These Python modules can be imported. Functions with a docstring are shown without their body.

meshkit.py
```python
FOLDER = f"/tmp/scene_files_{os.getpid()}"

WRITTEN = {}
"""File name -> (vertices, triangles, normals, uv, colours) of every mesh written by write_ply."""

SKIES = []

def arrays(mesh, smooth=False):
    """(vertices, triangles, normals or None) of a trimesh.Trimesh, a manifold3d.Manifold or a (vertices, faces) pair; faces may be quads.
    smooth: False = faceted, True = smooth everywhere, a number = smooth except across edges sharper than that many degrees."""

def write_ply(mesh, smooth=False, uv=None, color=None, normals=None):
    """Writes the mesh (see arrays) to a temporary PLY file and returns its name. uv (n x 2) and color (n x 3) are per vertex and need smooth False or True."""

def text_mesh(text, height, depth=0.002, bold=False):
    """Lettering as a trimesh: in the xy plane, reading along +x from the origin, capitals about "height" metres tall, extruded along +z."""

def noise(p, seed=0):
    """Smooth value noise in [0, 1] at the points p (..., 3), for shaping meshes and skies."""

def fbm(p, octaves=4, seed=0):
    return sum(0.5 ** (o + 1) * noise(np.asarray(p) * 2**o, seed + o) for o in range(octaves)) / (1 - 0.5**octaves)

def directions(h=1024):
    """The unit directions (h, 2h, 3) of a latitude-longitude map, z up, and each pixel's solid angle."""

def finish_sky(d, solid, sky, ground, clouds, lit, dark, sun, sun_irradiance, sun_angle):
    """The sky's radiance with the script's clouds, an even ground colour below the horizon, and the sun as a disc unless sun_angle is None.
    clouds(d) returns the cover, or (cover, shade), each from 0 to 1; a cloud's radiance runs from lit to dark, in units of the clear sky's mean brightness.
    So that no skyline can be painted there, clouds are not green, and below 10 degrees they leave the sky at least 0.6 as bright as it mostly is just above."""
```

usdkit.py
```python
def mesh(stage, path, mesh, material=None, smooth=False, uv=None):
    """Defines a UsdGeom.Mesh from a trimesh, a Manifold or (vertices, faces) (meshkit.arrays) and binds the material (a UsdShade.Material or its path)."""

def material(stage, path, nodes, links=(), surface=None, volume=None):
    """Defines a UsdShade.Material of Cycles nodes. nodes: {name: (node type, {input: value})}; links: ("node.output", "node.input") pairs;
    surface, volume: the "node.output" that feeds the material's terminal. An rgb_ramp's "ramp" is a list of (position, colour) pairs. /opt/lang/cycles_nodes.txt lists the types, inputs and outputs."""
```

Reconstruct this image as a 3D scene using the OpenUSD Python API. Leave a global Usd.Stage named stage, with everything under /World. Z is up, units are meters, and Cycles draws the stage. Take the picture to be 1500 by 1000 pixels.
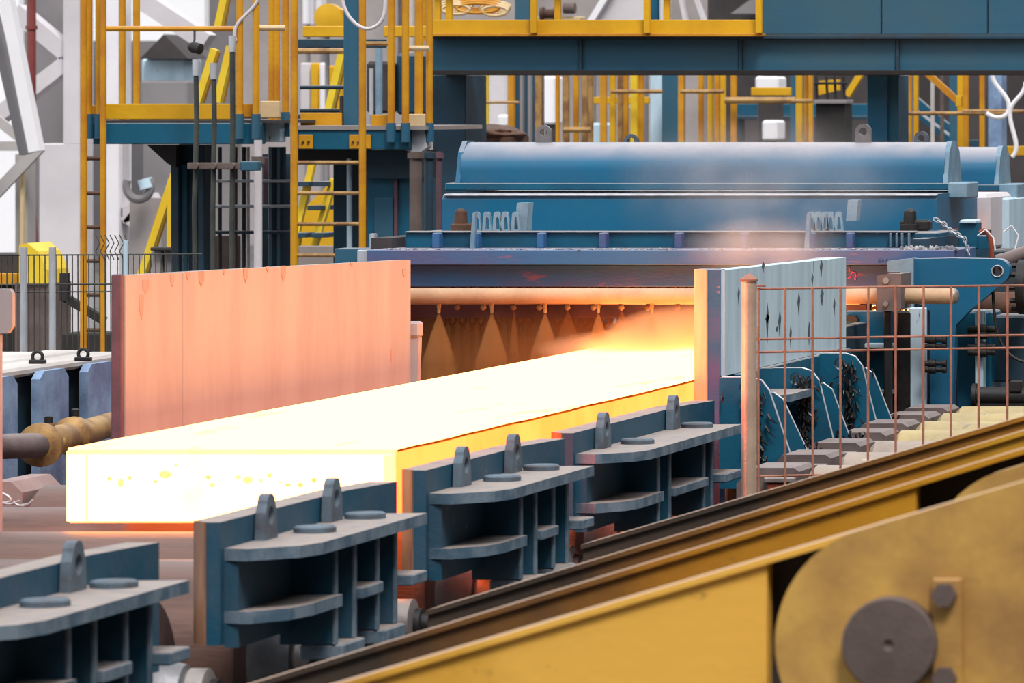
import math, random
import numpy as np, trimesh, usdkit, meshkit
from shapely.geometry import Polygon, Point
from pxr import Usd, UsdGeom, UsdLux, UsdShade, Sdf, Gf

stage = Usd.Stage.CreateInMemory()
UsdGeom.SetStageUpAxis(stage, 'Z'); UsdGeom.SetStageMetersPerUnit(stage, 1.0)
UsdGeom.Xform.Define(stage, '/World'); UsdGeom.Scope.Define(stage, '/World/Looks')
rnd = random.Random(7)

# ------------------------------------------------------------------ camera, light, exposure
F, CX, CY, CAMZ = 8000.0, 2757.0, 150.0, 2.4       # focal length and principal point in pixels (a shifted long lens), camera height
cam = UsdGeom.Camera.Define(stage, '/World/camera')
cam.CreateHorizontalApertureAttr(36.0); cam.CreateVerticalApertureAttr(24.0)
cam.CreateFocalLengthAttr(F / 1500 * 36)
cam.CreateHorizontalApertureOffsetAttr((750 - CX) / 1500 * 36)
cam.CreateVerticalApertureOffsetAttr((CY - 500) / 1500 * 36)
cam.AddTranslateOp().Set((0, 0, CAMZ)); cam.AddRotateXOp().Set(90)
cam.CreateFStopAttr(9.5); cam.CreateFocusDistanceAttr(24.0)
cam.CreateClippingRangeAttr((0.5, 500.0))
cam.CreateExposureAttr(0.2)

dome = UsdLux.DomeLight.Define(stage, '/World/dome_light')
dome.CreateIntensityAttr(0.44); dome.CreateColorAttr((0.90, 0.95, 1.0))
key = UsdLux.DistantLight.Define(stage, '/World/skylight_sun')
key.CreateIntensityAttr(10.0); key.CreateAngleAttr(16.0); key.CreateColorAttr((1.0, 0.95, 0.9))
key.AddRotateXYZOp().Set((34, 0, 30))

# ------------------------------------------------------------------ helpers
def W(px, py, Y):
    return np.array([(px - CX) * Y / F, Y, CAMZ - (py - CY) * Y / F])
def XP(px, Y): return (px - CX) * Y / F
def ZP(py, Y): return CAMZ - (py - CY) * Y / F
def YX(px, X): return X * F / (px - CX)             # depth at which the plane x = X crosses a column of the picture

used, LOC = {}, {}
def numbered(path):
    n = used.get(path, 0); used[path] = n + 1
    return path if n == 0 else f'{path}_{n:03d}'

def tag(p, label=None, cat=None, group=None, kind=None):
    for k, v in (('label', label), ('category', cat), ('group', group), ('kind', kind)):
        if v: p.SetCustomDataByKey(k, v)
    return p

def thing(name, label, cat, loc=(0, 0, 0), group=None, kind=None):
    x = UsdGeom.Xform.Define(stage, numbered('/World/' + name)); x.AddTranslateOp().Set(tuple(float(c) for c in loc))
    LOC[str(x.GetPath())] = np.array(loc, float)
    return tag(x.GetPrim(), label, cat, group, kind)

def root_loc(p):
    while p and str(p.GetPath()) not in LOC: p = p.GetParent()
    return LOC[str(p.GetPath())] if p else np.zeros(3)

def join(ms):
    ms = [m for m in (ms if isinstance(ms, (list, tuple)) else [ms]) if m is not None]
    return ms[0] if len(ms) == 1 else trimesh.util.concatenate(ms)

def obj(name, ms, mat, parent=None, smooth=False, label=None, cat=None, group=None, kind=None):
    m = join(ms).copy()
    if parent is not None:
        path, off = numbered(str(parent.GetPath()) + '/' + name), root_loc(parent)
    else:
        path, off = numbered('/World/' + name), np.array([m.bounds[:, 0].mean(), m.bounds[:, 1].mean(), m.bounds[0, 2]])
    m.apply_translation(-off)
    g = usdkit.mesh(stage, path, m, M[mat], smooth=smooth)
    if parent is None:
        g.AddTranslateOp().Set(tuple(float(c) for c in off)); LOC[path] = off
    return tag(g.GetPrim(), label, cat, group, kind)

def copy(src, loc, label, group=None):
    base = src.GetName()
    while base[-4:-3] == '_' and base[-3:].isdigit(): base = base[:-4]
    x = UsdGeom.Xform.Define(stage, numbered('/World/' + base)); 
    x.GetPrim().GetReferences().AddInternalReference(src.GetPath())
    x.ClearXformOpOrder(); x.AddTranslateOp().Set(tuple(float(c) for c in loc))
    x.GetPrim().SetInstanceable(True)
    return tag(x.GetPrim(), label, None, group)

def box(x0, x1, y0, y1, z0, z1, b=0.0):
    x0, x1 = sorted((x0, x1)); y0, y1 = sorted((y0, y1)); z0, z1 = sorted((z0, z1))
    e = np.array([x1 - x0, y1 - y0, z1 - z0]); c = np.array([x0 + x1, y0 + y1, z0 + z1]) / 2
    b = min(b, 0.3 * e.min())
    if b <= 0:
        m = trimesh.creation.box(e)
    else:
        s = np.array([[i, j, k] for i in (-1, 1) for j in (-1, 1) for k in (-1, 1)], float)
        h = e / 2
        pts = np.vstack([s * (h - np.array(d) * b) for d in ((0, 1, 1), (1, 0, 1), (1, 1, 0))])
        m = trimesh.convex.convex_hull(pts)
    m.apply_translation(c); return m

def pbox(px0, px1, py0, py1, Y, d, b=0.004):
    return box(XP(px0, Y), XP(px1, Y), Y, Y + d, ZP(py0, Y), ZP(py1, Y), b)

def _perp(d):
    a = np.cross(d, [0, 0, 1.0] if abs(d[2]) < .9 else [1.0, 0, 0]); a /= np.linalg.norm(a)
    return a, np.cross(d, a)

def tube(pts, r, n=10, cap=True):
    """A round bar through the points; r a number or one per point."""
    p = np.array(pts, float); r = np.broadcast_to(r, (len(p),))
    t = np.gradient(p, axis=0); t /= np.linalg.norm(t, axis=1, keepdims=True)
    a, b = _perp(t[0]); rings = []
    for i in range(len(p)):
        a = a - t[i] * (a @ t[i]); a /= np.linalg.norm(a); b = np.cross(t[i], a)
        an = np.arange(n) * 2 * np.pi / n
        rings.append(p[i] + r[i] * (np.cos(an)[:, None] * a + np.sin(an)[:, None] * b))
    v = np.vstack(rings); f = []
    for i in range(len(p) - 1):
        for j in range(n):
            k = (j + 1) % n
            f += [[i*n+j, i*n+k, (i+1)*n+k], [i*n+j, (i+1)*n+k, (i+1)*n+j]]
    if cap:
        v = np.vstack([v, p[0], p[-1]]); c0, c1 = len(v) - 2, len(v) - 1; L = (len(p) - 1) * n
        for j in range(n):
            k = (j + 1) % n
            f += [[c0, k, j], [c1, L + j, L + k]]
    return trimesh.Trimesh(v, f, process=False)

def lathe(p0, d, prof, n=28):
    """prof: (distance along d, radius) pairs, with the corners kept by doubled rings when smoothed by angle."""
    d = np.array(d, float); d /= np.linalg.norm(d); p0 = np.array(p0, float)
    a, b = _perp(d); an = np.arange(n) * 2 * np.pi / n; u = np.cos(an)[:, None] * a + np.sin(an)[:, None] * b
    v = np.vstack([p0 + d * s + u * max(r, 1e-4) for s, r in prof]); f = []
    for i in range(len(prof) - 1):
        for j in range(n):
            k = (j + 1) % n
            f += [[i*n+j, i*n+k, (i+1)*n+k], [i*n+j, (i+1)*n+k, (i+1)*n+j]]
    v = np.vstack([v, p0 + d * prof[0][0], p0 + d * prof[-1][0]]); L = (len(prof) - 1) * n
    for j in range(n):
        k = (j + 1) % n
        f += [[len(v)-2, k, j], [len(v)-1, L + j, L + k]]
    return trimesh.Trimesh(v, f, process=False)

def poly(pts, holes=()):
    P = Polygon(pts)
    for c in holes:
        P = P.difference(Point(c[0], c[1]).buffer(c[2], 12))
    return P

def ext(P, w):
    if not isinstance(P, Polygon): P = Polygon(P)
    return trimesh.creation.extrude_polygon(P, w, engine='earcut')
def prism_xz(P, y0, y1):
    m = ext(P, y1 - y0); v = m.vertices
    return trimesh.Trimesh(np.c_[v[:, 0], y1 - v[:, 2], v[:, 1]], m.faces, process=False)
def prism_yz(P, x0, x1):
    m = ext(P, x1 - x0); v = m.vertices
    return trimesh.Trimesh(np.c_[x0 + v[:, 2], v[:, 0], v[:, 1]], m.faces, process=False)
def prism_xy(P, z0, z1):
    m = ext(P, z1 - z0); v = m.vertices
    return trimesh.Trimesh(np.c_[v[:, 0], v[:, 1], z0 + v[:, 2]], m.faces, process=False)
def pprism(pts, Y, d, holes=()):
    """Plate facing the camera axis, outline and holes (px, py, radius in px) read at depth Y, d thick."""
    q = [(XP(a, Y), ZP(b, Y)) for a, b in pts]
    return prism_xz(poly(q, [(XP(a, Y), ZP(b, Y), r * Y / F) for a, b, r in holes]), Y, Y + d)
def bar(px0, py0, px1, py1, wpx, Y, d=0.1):
    """Flat member between two points at depth Y."""
    n = np.array([-(py1 - py0), px1 - px0], float); n *= wpx / 2 / np.linalg.norm(n)
    return pprism([(px0 + n[0], py0 + n[1]), (px1 + n[0], py1 + n[1]), (px1 - n[0], py1 - n[1]), (px0 - n[0], py0 - n[1])], Y, d)
def post(px, py0, py1, rpx, Y, n=10):
    return tube([W(px, py0, Y), W(px, py1, Y)], rpx * Y / F, n)
def rail(px0, px1, py, rpx, Y, n=8):
    return tube([W(px0, py, Y), W(px1, py, Y)], rpx * Y / F, n)
def rounded(c, r, n=10, a0=0, a1=180):
    return [(c[0] + r * math.cos(math.radians(a)), c[1] + r * math.sin(math.radians(a))) for a in np.linspace(a0, a1, n)]
def eye_plate(X, Y, z, w, h, t, hole, facing='y'):
    pts = [(-w/2, 0), (w/2, 0)] + [(w/2*math.cos(a), h - w/2 + w/2*math.sin(a)) for a in np.linspace(0, math.pi, 13)]
    P = poly(pts, [(0, h - w/2, hole)])
    if facing == 'y':
        m = prism_xz(P, -t/2, t/2)
    else:
        m = prism_yz(P, -t/2, t/2)
    m.apply_translation([X, Y, z]); return m

from scipy.interpolate import CubicSpline
def curve(pts, n=28):
    """A smooth path through the points."""
    p = np.array(pts, float); t = np.r_[0, np.cumsum(np.linalg.norm(np.diff(p, axis=0), axis=1))]
    return CubicSpline(t, p)(np.linspace(0, t[-1], n))

# ------------------------------------------------------------------ materials
M = {}
def mat(name, base, alt=None, rough=.55, metal=0., scale=3., streak=(1, 1, 1), mixlo=.42, mixhi=.62, dust=None, dust_amt=0., spots=None, spot_at=.66, bump=.15, spot_scale=9., detail=5, spec=.4, dlo=.55, dhi=.95):
    """Paint or metal: base and alt colours mixed by noise, dust lying on what faces up, chips or rust by a second noise."""
    alt = alt or tuple(c * .75 for c in base)
    n = {'g': ('geometry', {}), 'mp': ('mapping', {'scale': streak}),
         'n1': ('noise_texture', {'scale': scale, 'detail': detail, 'roughness': .6}),
         'r1': ('map_range', {'from_min': mixlo, 'from_max': mixhi, 'clamp': True}),
         'm1': ('mix', {'color1': base, 'color2': alt}),
         'bp': ('bump', {'strength': bump, 'distance': .01}),
         'n3': ('noise_texture', {'scale': scale * 14, 'detail': 4}),
         'p': ('principled_bsdf', {'roughness': rough, 'metallic': metal, 'specular_ior_level': spec})}
    l = [('g.position', 'mp.vector'), ('mp.vector', 'n1.vector'), ('mp.vector', 'n3.vector'), ('n1.fac', 'r1.value'), ('r1.result', 'm1.fac'), ('n3.fac', 'bp.height'), ('bp.normal', 'p.normal')]
    top = 'm1.color'
    if spots:
        n |= {'n2': ('noise_texture', {'scale': spot_scale, 'detail': 6, 'roughness': .65}),
              'r2': ('map_range', {'from_min': spot_at, 'from_max': spot_at + .04, 'clamp': True}), 'm2': ('mix', {'color2': spots})}
        l += [('mp.vector', 'n2.vector'), ('n2.fac', 'r2.value'), ('r2.result', 'm2.fac'), (top, 'm2.color1')]; top = 'm2.color'
    if dust:
        n |= {'sx': ('separate_xyz', {}), 'r3': ('map_range', {'from_min': dlo, 'from_max': dhi, 'to_max': dust_amt, 'clamp': True}),
              'n4': ('noise_texture', {'scale': scale * 2.3, 'detail': 5}), 'r4': ('map_range', {'from_min': .25, 'from_max': .55, 'to_min': .45, 'clamp': True}),
              'mu': ('math', {'math_type': 'multiply'}), 'm3': ('mix', {'color2': dust})}
        l += [('g.normal', 'sx.vector'), ('sx.z', 'r3.value'), ('g.position', 'n4.vector'), ('n4.fac', 'r4.value'), ('r3.result', 'mu.value1'), ('r4.result', 'mu.value2'), ('mu.value', 'm3.fac'), (top, 'm3.color1')]; top = 'm3.color'
    l.append((top, 'p.base_color'))
    M[name] = usdkit.material(stage, '/World/Looks/' + name, n, l, surface='p.BSDF')

DUST = (.36, .31, .28)
mat('blue_beam', (.035, .12, .27), (.075, .095, .21), rough=.55, scale=3, streak=(.5, 1, 2), spots=(.24, .10, .16), spot_at=.64, spot_scale=4, dust=DUST, dust_amt=.5)
mat('blue', (.002, .092, .165), (.005, .065, .12), dust=DUST, dust_amt=.95, rough=.5, scale=2.5)
mat('blue_frame', (.005, .065, .115), (.03, .075, .12), dust=(.27, .21, .18), dust_amt=1., rough=.55, scale=4., spots=(.16, .20, .24), spot_at=.68)
mat('blue_edge', (.15, .20, .25), (.06, .11, .16), dust=(.31, .25, .22), dust_amt=1., rough=.7, scale=9, mixlo=.4, mixhi=.6)
mat('blue_cover', (.003, .112, .225), (.022, .105, .195), dust=(.36, .33, .35), dust_amt=.95, rough=.42, scale=1.6, streak=(1, 1, .5), dlo=.45, dhi=.97)
mat('blue_dark', (.012, .05, .085), (.02, .035, .05), rough=.6, scale=3, dust=DUST, dust_amt=.6)
mat('blue_girder', (.020, .098, .165), (.035, .10, .145), rough=.55, scale=.9, dust=DUST, dust_amt=.6)
mat('blue_pale', (.50, .64, .74), (.40, .53, .62), rough=.7, scale=4, streak=(2, 2, .3), spots=(.03, .04, .05), spot_at=.665, spot_scale=13)
mat('blue_lug', (.20, .30, .38), (.13, .22, .30), rough=.6, scale=6)
mat('blue_fin', (.22, .33, .50), (.12, .17, .30), rough=.6, scale=4)
mat('purple', (.075, .09, .19), (.02, .10, .20), rough=.6, scale=3, streak=(.5, 1, 2), spots=(.30, .16, .18), spot_at=.66, dust=DUST, dust_amt=.5)
mat('maroon', (.13, .065, .085), (.08, .045, .06), rough=.7, scale=5)
mat('yellow', (.58, .275, .008), (.46, .18, .008), rough=.5, scale=3, spots=(.13, .05, .02), spot_at=.72, dust=DUST, dust_amt=.35)
mat('yellow_bright', (.80, .58, .035), (.70, .45, .02), rough=.5, scale=2)
mat('yellow_board', (.66, .37, .008), (.56, .29, .006), rough=.5, scale=2, spots=(.30, .14, .02), spot_at=.74, dust=DUST, dust_amt=.3)
mat('beige', (.62, .47, .27), (.55, .40, .22), rough=.6)
mat('grey_white', (.62, .58, .60), (.54, .50, .52), rough=.7, scale=1)
mat('white_paint', (.82, .80, .82), (.76, .73, .76), rough=.6, scale=1)
mat('warm_grey', (.33, .29, .28), (.25, .22, .21), rough=.8, scale=.6)
mat('mid_grey', (.24, .22, .225), (.18, .165, .17), rough=.8, scale=.7)
mat('dark_grey', (.055, .045, .045), (.035, .028, .028), rough=.8, scale=1.5)
mat('black', (.012, .011, .012), (.02, .017, .016), rough=.55, scale=6)
mat('drip', (.06, .085, .105), (.10, .13, .155), rough=.7, scale=30)
mat('rust_stain', (.40, .265, .25), (.36, .23, .21), rough=.8)
mat('red_pipe', (.22, .05, .045), (.16, .035, .035), rough=.5)
mat('brown_steel', (.15, .095, .055), (.065, .045, .035), rough=.65, scale=4, spots=(.03, .022, .018), spot_at=.6, spot_scale=5, dust=(.36, .26, .2), dust_amt=.8)
mat('rust_wire', (.40, .17, .11), (.30, .12, .08), rough=.7, scale=12)
mat('steel', (.33, .30, .29), (.22, .19, .18), rough=.5, metal=.5, scale=4, dust=DUST, dust_amt=.6)
mat('pink_steel', (.36, .25, .23), (.26, .18, .17), rough=.65, scale=5)
mat('roller', (.16, .088, .07), (.11, .062, .05), rough=.42, metal=.35, scale=3, streak=(.4, 3, 3))
mat('roller_cream', (.47, .36, .165), (.36, .28, .15), rough=.6, scale=5, spots=(.26, .22, .15), spot_at=.64, spot_scale=18)
mat('housing', (.16, .12, .115), (.10, .075, .075), rough=.7, scale=5, dust=(.30, .25, .23), dust_amt=.55)
mat('hub_grey', (.22, .22, .235), (.14, .14, .155), rough=.5, metal=.4, scale=5)
mat('gold_brown', (.42, .25, .09), (.22, .11, .045), rough=.55, metal=.2, scale=7)
mat('pin_brown', (.13, .095, .085), (.10, .07, .06), rough=.65, scale=8)
mat('lid_grey', (.52, .48, .45), (.42, .38, .36), rough=.8, scale=2, streak=(1, .4, 1))
mat('crust', (.34, .33, .34), (.10, .10, .12), rough=.6, scale=30, mixlo=.45, mixhi=.55)
mat('grease', (.006, .006, .008), (.018, .014, .012), rough=.35, scale=20, spec=.6)
mat('galvanised', (.50, .52, .56), (.38, .39, .42), rough=.5, metal=.3, scale=7, streak=(2, 2, .5))
mat('hose', (.055, .06, .05), (.03, .032, .03), rough=.6)
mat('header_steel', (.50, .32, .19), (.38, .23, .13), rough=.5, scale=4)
mat('glow_tint_steel', (.66, .46, .28), (.52, .32, .19), rough=.6, scale=4, streak=(3, 3, .4))  # steel with the slab's orange light put into its colour
mat('glow_tint_brown', (.34, .165, .085), (.20, .095, .06), rough=.6, scale=6, streak=(3, 3, .5))  # bare steel brown, warmed by colour for the slab's glow
mat('post_glow_steel', (.76, .58, .44), (.64, .47, .35), rough=.34, metal=.55, scale=9, spots=(.20, .08, .04), spot_at=.7, spot_scale=22)  # base warmed to hold the slab's orange light on the post
mat('lattice_grey', (.44, .41, .40), (.36, .33, .32), rough=.8, scale=.8)
mat('roller_tan', (.34, .27, .22), (.26, .21, .18), rough=.6, scale=6, spots=(.46, .40, .30), spot_at=.62, spot_scale=16)
mat('guide_plate', (.345, .325, .335), (.31, .275, .29), rough=.62, scale=2., streak=(1, 2, .5), spots=(.34, .13, .12), spot_at=.70, spot_scale=3.2, bump=.08)
mat('concrete', (.11, .10, .095), (.07, .065, .06), rough=.9, scale=1)
mat('sky_cladding', (.86, .85, .87), (.80, .78, .80), rough=.8, scale=.2)
mat('lug_grey', (.10, .14, .18), (.07, .075, .09), rough=.6, scale=8)
mat('chain_glow_brown', (.20, .07, .03), (.11, .04, .02), rough=.7, scale=9)  # dark chain brown with the slab's red light put into it
mat('valve_brown', (.10, .045, .025), (.06, .028, .017), rough=.7, scale=9)
mat('orange_tie', (.8, .25, .02), None, rough=.6)
mat('pink_mark', (.75, .12, .42), None, rough=.7)
mat('red_hose', (.28, .06, .03), None, rough=.5)

# foreground arms: brown then near-black towards the tip, worn yellow paint further along
def arm_mat(name, x_brown, x_paint, yellow, worn):
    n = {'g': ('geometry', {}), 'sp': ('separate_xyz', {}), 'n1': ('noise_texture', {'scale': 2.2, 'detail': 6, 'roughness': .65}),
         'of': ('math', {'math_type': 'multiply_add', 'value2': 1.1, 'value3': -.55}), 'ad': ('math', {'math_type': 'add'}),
         'r': ('map_range', {'from_min': x_brown, 'from_max': x_paint, 'clamp': True}),
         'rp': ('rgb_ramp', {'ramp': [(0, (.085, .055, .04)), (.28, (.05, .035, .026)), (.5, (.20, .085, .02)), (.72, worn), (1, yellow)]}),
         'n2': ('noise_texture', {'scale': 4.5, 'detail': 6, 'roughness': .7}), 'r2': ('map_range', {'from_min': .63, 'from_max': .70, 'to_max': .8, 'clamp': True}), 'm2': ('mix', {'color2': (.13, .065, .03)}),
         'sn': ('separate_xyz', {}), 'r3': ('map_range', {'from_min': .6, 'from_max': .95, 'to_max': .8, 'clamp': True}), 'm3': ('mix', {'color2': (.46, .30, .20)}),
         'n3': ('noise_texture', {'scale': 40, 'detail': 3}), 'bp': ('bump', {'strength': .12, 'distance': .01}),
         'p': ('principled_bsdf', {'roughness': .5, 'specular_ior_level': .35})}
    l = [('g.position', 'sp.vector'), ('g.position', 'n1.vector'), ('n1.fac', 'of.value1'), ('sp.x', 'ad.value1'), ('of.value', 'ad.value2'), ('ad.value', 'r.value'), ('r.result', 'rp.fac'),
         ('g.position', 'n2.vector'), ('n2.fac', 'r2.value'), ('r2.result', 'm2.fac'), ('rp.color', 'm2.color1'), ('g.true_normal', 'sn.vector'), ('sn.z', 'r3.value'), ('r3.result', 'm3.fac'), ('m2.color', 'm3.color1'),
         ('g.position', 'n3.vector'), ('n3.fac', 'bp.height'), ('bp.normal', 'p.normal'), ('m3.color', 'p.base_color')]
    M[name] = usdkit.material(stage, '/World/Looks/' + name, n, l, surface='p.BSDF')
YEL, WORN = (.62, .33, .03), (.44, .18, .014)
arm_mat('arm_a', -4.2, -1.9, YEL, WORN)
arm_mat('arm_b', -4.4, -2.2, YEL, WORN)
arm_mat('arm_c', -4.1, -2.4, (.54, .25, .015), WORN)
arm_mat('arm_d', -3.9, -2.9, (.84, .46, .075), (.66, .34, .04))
mat('lever_paint', (.62, .36, .085), (.36, .19, .06), rough=.55, scale=2.6, spots=(.16, .085, .035), spot_at=.66, spot_scale=2.2, dust=(.6, .4, .2), dust_amt=.5, mixlo=.45, mixhi=.65)

def glow(name, col, strength, col2, scale, lo, hi, streak=(1, 1, 1)):
    n = {'g': ('geometry', {}), 'mp': ('mapping', {'scale': streak}), 'n1': ('noise_texture', {'scale': scale, 'detail': 5, 'roughness': .55}),
         'r': ('map_range', {'from_min': lo, 'from_max': hi, 'clamp': True}), 'm': ('mix', {'color1': col, 'color2': col2}), 'e': ('emission', {'strength': strength})}
    M[name] = usdkit.material(stage, '/World/Looks/' + name, n, [('g.position', 'mp.vector'), ('mp.vector', 'n1.vector'), ('n1.fac', 'r.value'), ('r.result', 'm.fac'), ('m.color', 'e.color')], surface='e.emission')
glow('hot_top', (7.4, 2.7, .80), 1.0, (6.0, 1.1, .50), 3.0, .62, .70, (1.6, .3, 1))
glow('hot_end', (8.5, 2.8, .90), 1.0, (7.5, 2.2, .78), 6.0, .6, .7)
glow('hot_corner', (6.0, 1.2, .48), 1.0, (5, 1.0, .40), 6.0, .5, .7)
glow('hot_flake', (1.3, .86, .32), 1.0, (.95, .68, .17), 20.0, .45, .6)
glow('hot_side', (9.0, .70, .135), 1.0, (8.0, .60, .10), 3.0, .4, .6)
glow('hot_edge', (4.4, .92, .30), 1.0, (3.0, .8, .2), 6.0, .4, .6)
glow('hot_seam', (.62, .10, .008), 1.0, (.35, .05, .004), 5.0, .4, .6)

def vapour(name, col, density, aniso=.2, c=None, sz=None, noise=(5, .3, .7)):
    """Scattering droplets; with a centre and size the density thins out towards the edge of the cloud and is broken up by noise."""
    n = {'v': ('principled_volume', {'color': col, 'anisotropy': aniso, 'density': density})}
    l = []
    if c is not None:
        k = [1 / q for q in sz]
        n |= {'g': ('geometry', {}), 'mp': ('mapping', {'scale': k, 'location': [-a * b for a, b in zip(c, k)]}), 'gr': ('gradient_texture', {'gradient_type': 'spherical'}),
              'n1': ('noise_texture', {'scale': noise[0], 'detail': 3}), 'r': ('map_range', {'from_min': noise[1], 'from_max': noise[2], 'to_max': density, 'clamp': True}), 'mu': ('math', {'math_type': 'multiply'})}
        l = [('g.position', 'mp.vector'), ('mp.vector', 'gr.vector'), ('g.position', 'n1.vector'), ('n1.fac', 'r.value'), ('r.result', 'mu.value1'), ('gr.fac', 'mu.value2'), ('mu.value', 'v.density')]
    M[name] = usdkit.material(stage, '/World/Looks/' + name, n, l, volume='v.volume')
def spray_mat(name, col, d_top, d_low):
    """Droplets thinning out as the cone widens below the nozzle."""
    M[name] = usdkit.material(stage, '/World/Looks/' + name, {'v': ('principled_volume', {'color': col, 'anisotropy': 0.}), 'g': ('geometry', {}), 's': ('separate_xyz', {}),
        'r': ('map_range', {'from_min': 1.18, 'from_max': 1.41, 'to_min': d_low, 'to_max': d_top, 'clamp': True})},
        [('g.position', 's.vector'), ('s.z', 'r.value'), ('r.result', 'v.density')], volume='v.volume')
spray_mat('spray', (1., .44, .15), 34., 3.5)  # water drops coloured with the slab's orange light
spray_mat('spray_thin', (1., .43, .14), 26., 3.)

# ------------------------------------------------------------------ the setting
obj('floor', box(-60, 30, -4, 110, -.3, 0), 'concrete', kind='structure', label='dark concrete mill floor under all the machinery', cat='floor')
obj('wall_front', box(-40, 20, -12.6, -12, 0, 20), 'dark_grey', kind='structure', label='hall wall behind the camera', cat='wall')
obj('wall_right', box(17, 17.6, -12, 92, 0, 20), 'dark_grey', kind='structure', label='hall wall on the right, outside the picture', cat='wall')
wb = obj('wall_back', box(-40, 20, 92, 92.6, 0, 16), 'warm_grey', kind='structure', label='grey end wall of the hall far behind the machinery', cat='wall')

# ------------------------------------------------------------------ hot slab
X0, X1, ZT, ZB, YS = XP(97, 18.18), XP(583, 18.18), 1.25, 1.0, 18.18
slab = thing('hot_slab', 'glowing white-hot steel slab lying on the rollers between the side guides', 'steel slab', ((X0 + X1) / 2, YS, ZB))
YE = 31.0
obj('core', box(X0 + .004, X1 - .004, YS + .004, YE, ZB, ZT - .004, .006), 'hot_edge', slab)
obj('top_face', box(X0 + .003, X1 - .006, YS + .006, YE, ZT - .008, ZT, .003), 'hot_top', slab)
obj('end_face', box(X0, X1 - .014, YS, YS + .01, ZB + .006, ZT - .010, .003), 'hot_end', slab, label='white front end of the slab with yellow spots')
fl = []
for px, py, a, b in ((177, 707, 4.5, 6), (160, 701, 3, 3), (190, 700, 3, 3), (242, 695, 9, 5.5), (258, 681, 2, 2.5), (228, 705, 3, 2), (305, 699, 4, 3), (311, 710, 4, 3.5), (349, 699, 4, 3), (363, 703, 7, 5), (382, 704, 2.5, 2.5), (395, 696, 3.5, 3.5), (422, 710, 4.5, 2.5), (410, 706, 1.5, 1.5), (440, 710, 4, 3.5), (460, 703, 3.5, 3.5), (521, 712, 4.5, 4), (545, 726, 4, 2), (569, 722, 2, 4)):
    m = trimesh.creation.icosphere(2, 1.0); m.apply_scale([a * YS / F, .004, b * YS / F]); m.vertices += W(px, py, YS); fl.append(m)
obj('scale_flakes', fl, 'hot_flake', slab, kind='stuff', label='scattered yellow flakes of scale on the end face')
obj('end_rim', [box(X0 + .004, X1 - .012, YS - .002, YS + .01, ZT - .022, ZT - .006, .003), box(X1 - .048, X1 - .012, YS - .002, YS + .01, ZB + .006, ZT - .022, .003), box(XP(127, YS) - .004, XP(127, YS) + .004, YS - .001, YS + .01, ZB + .006, ZT - .022, .001)], 'hot_corner', slab, label='slightly cooler yellow rim of the end face')
obj('side_face', box(X1 - .008, X1, YS + .004, YE, ZB + .004, ZT - .012, .003), 'hot_side', slab, label='yellow glowing long side of the slab')
seam = []
ys = np.linspace(YS, YE, 60)
seam = tube([(X1 + .0005, y, ZT - .0085 + .0022 * math.sin(3.1 * y) * math.sin(7.3 * y)) for y in ys], .0042, 6)
obj('scale_seam', seam, 'hot_seam', slab, label='thin dark orange seam along the upper edge')

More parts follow.
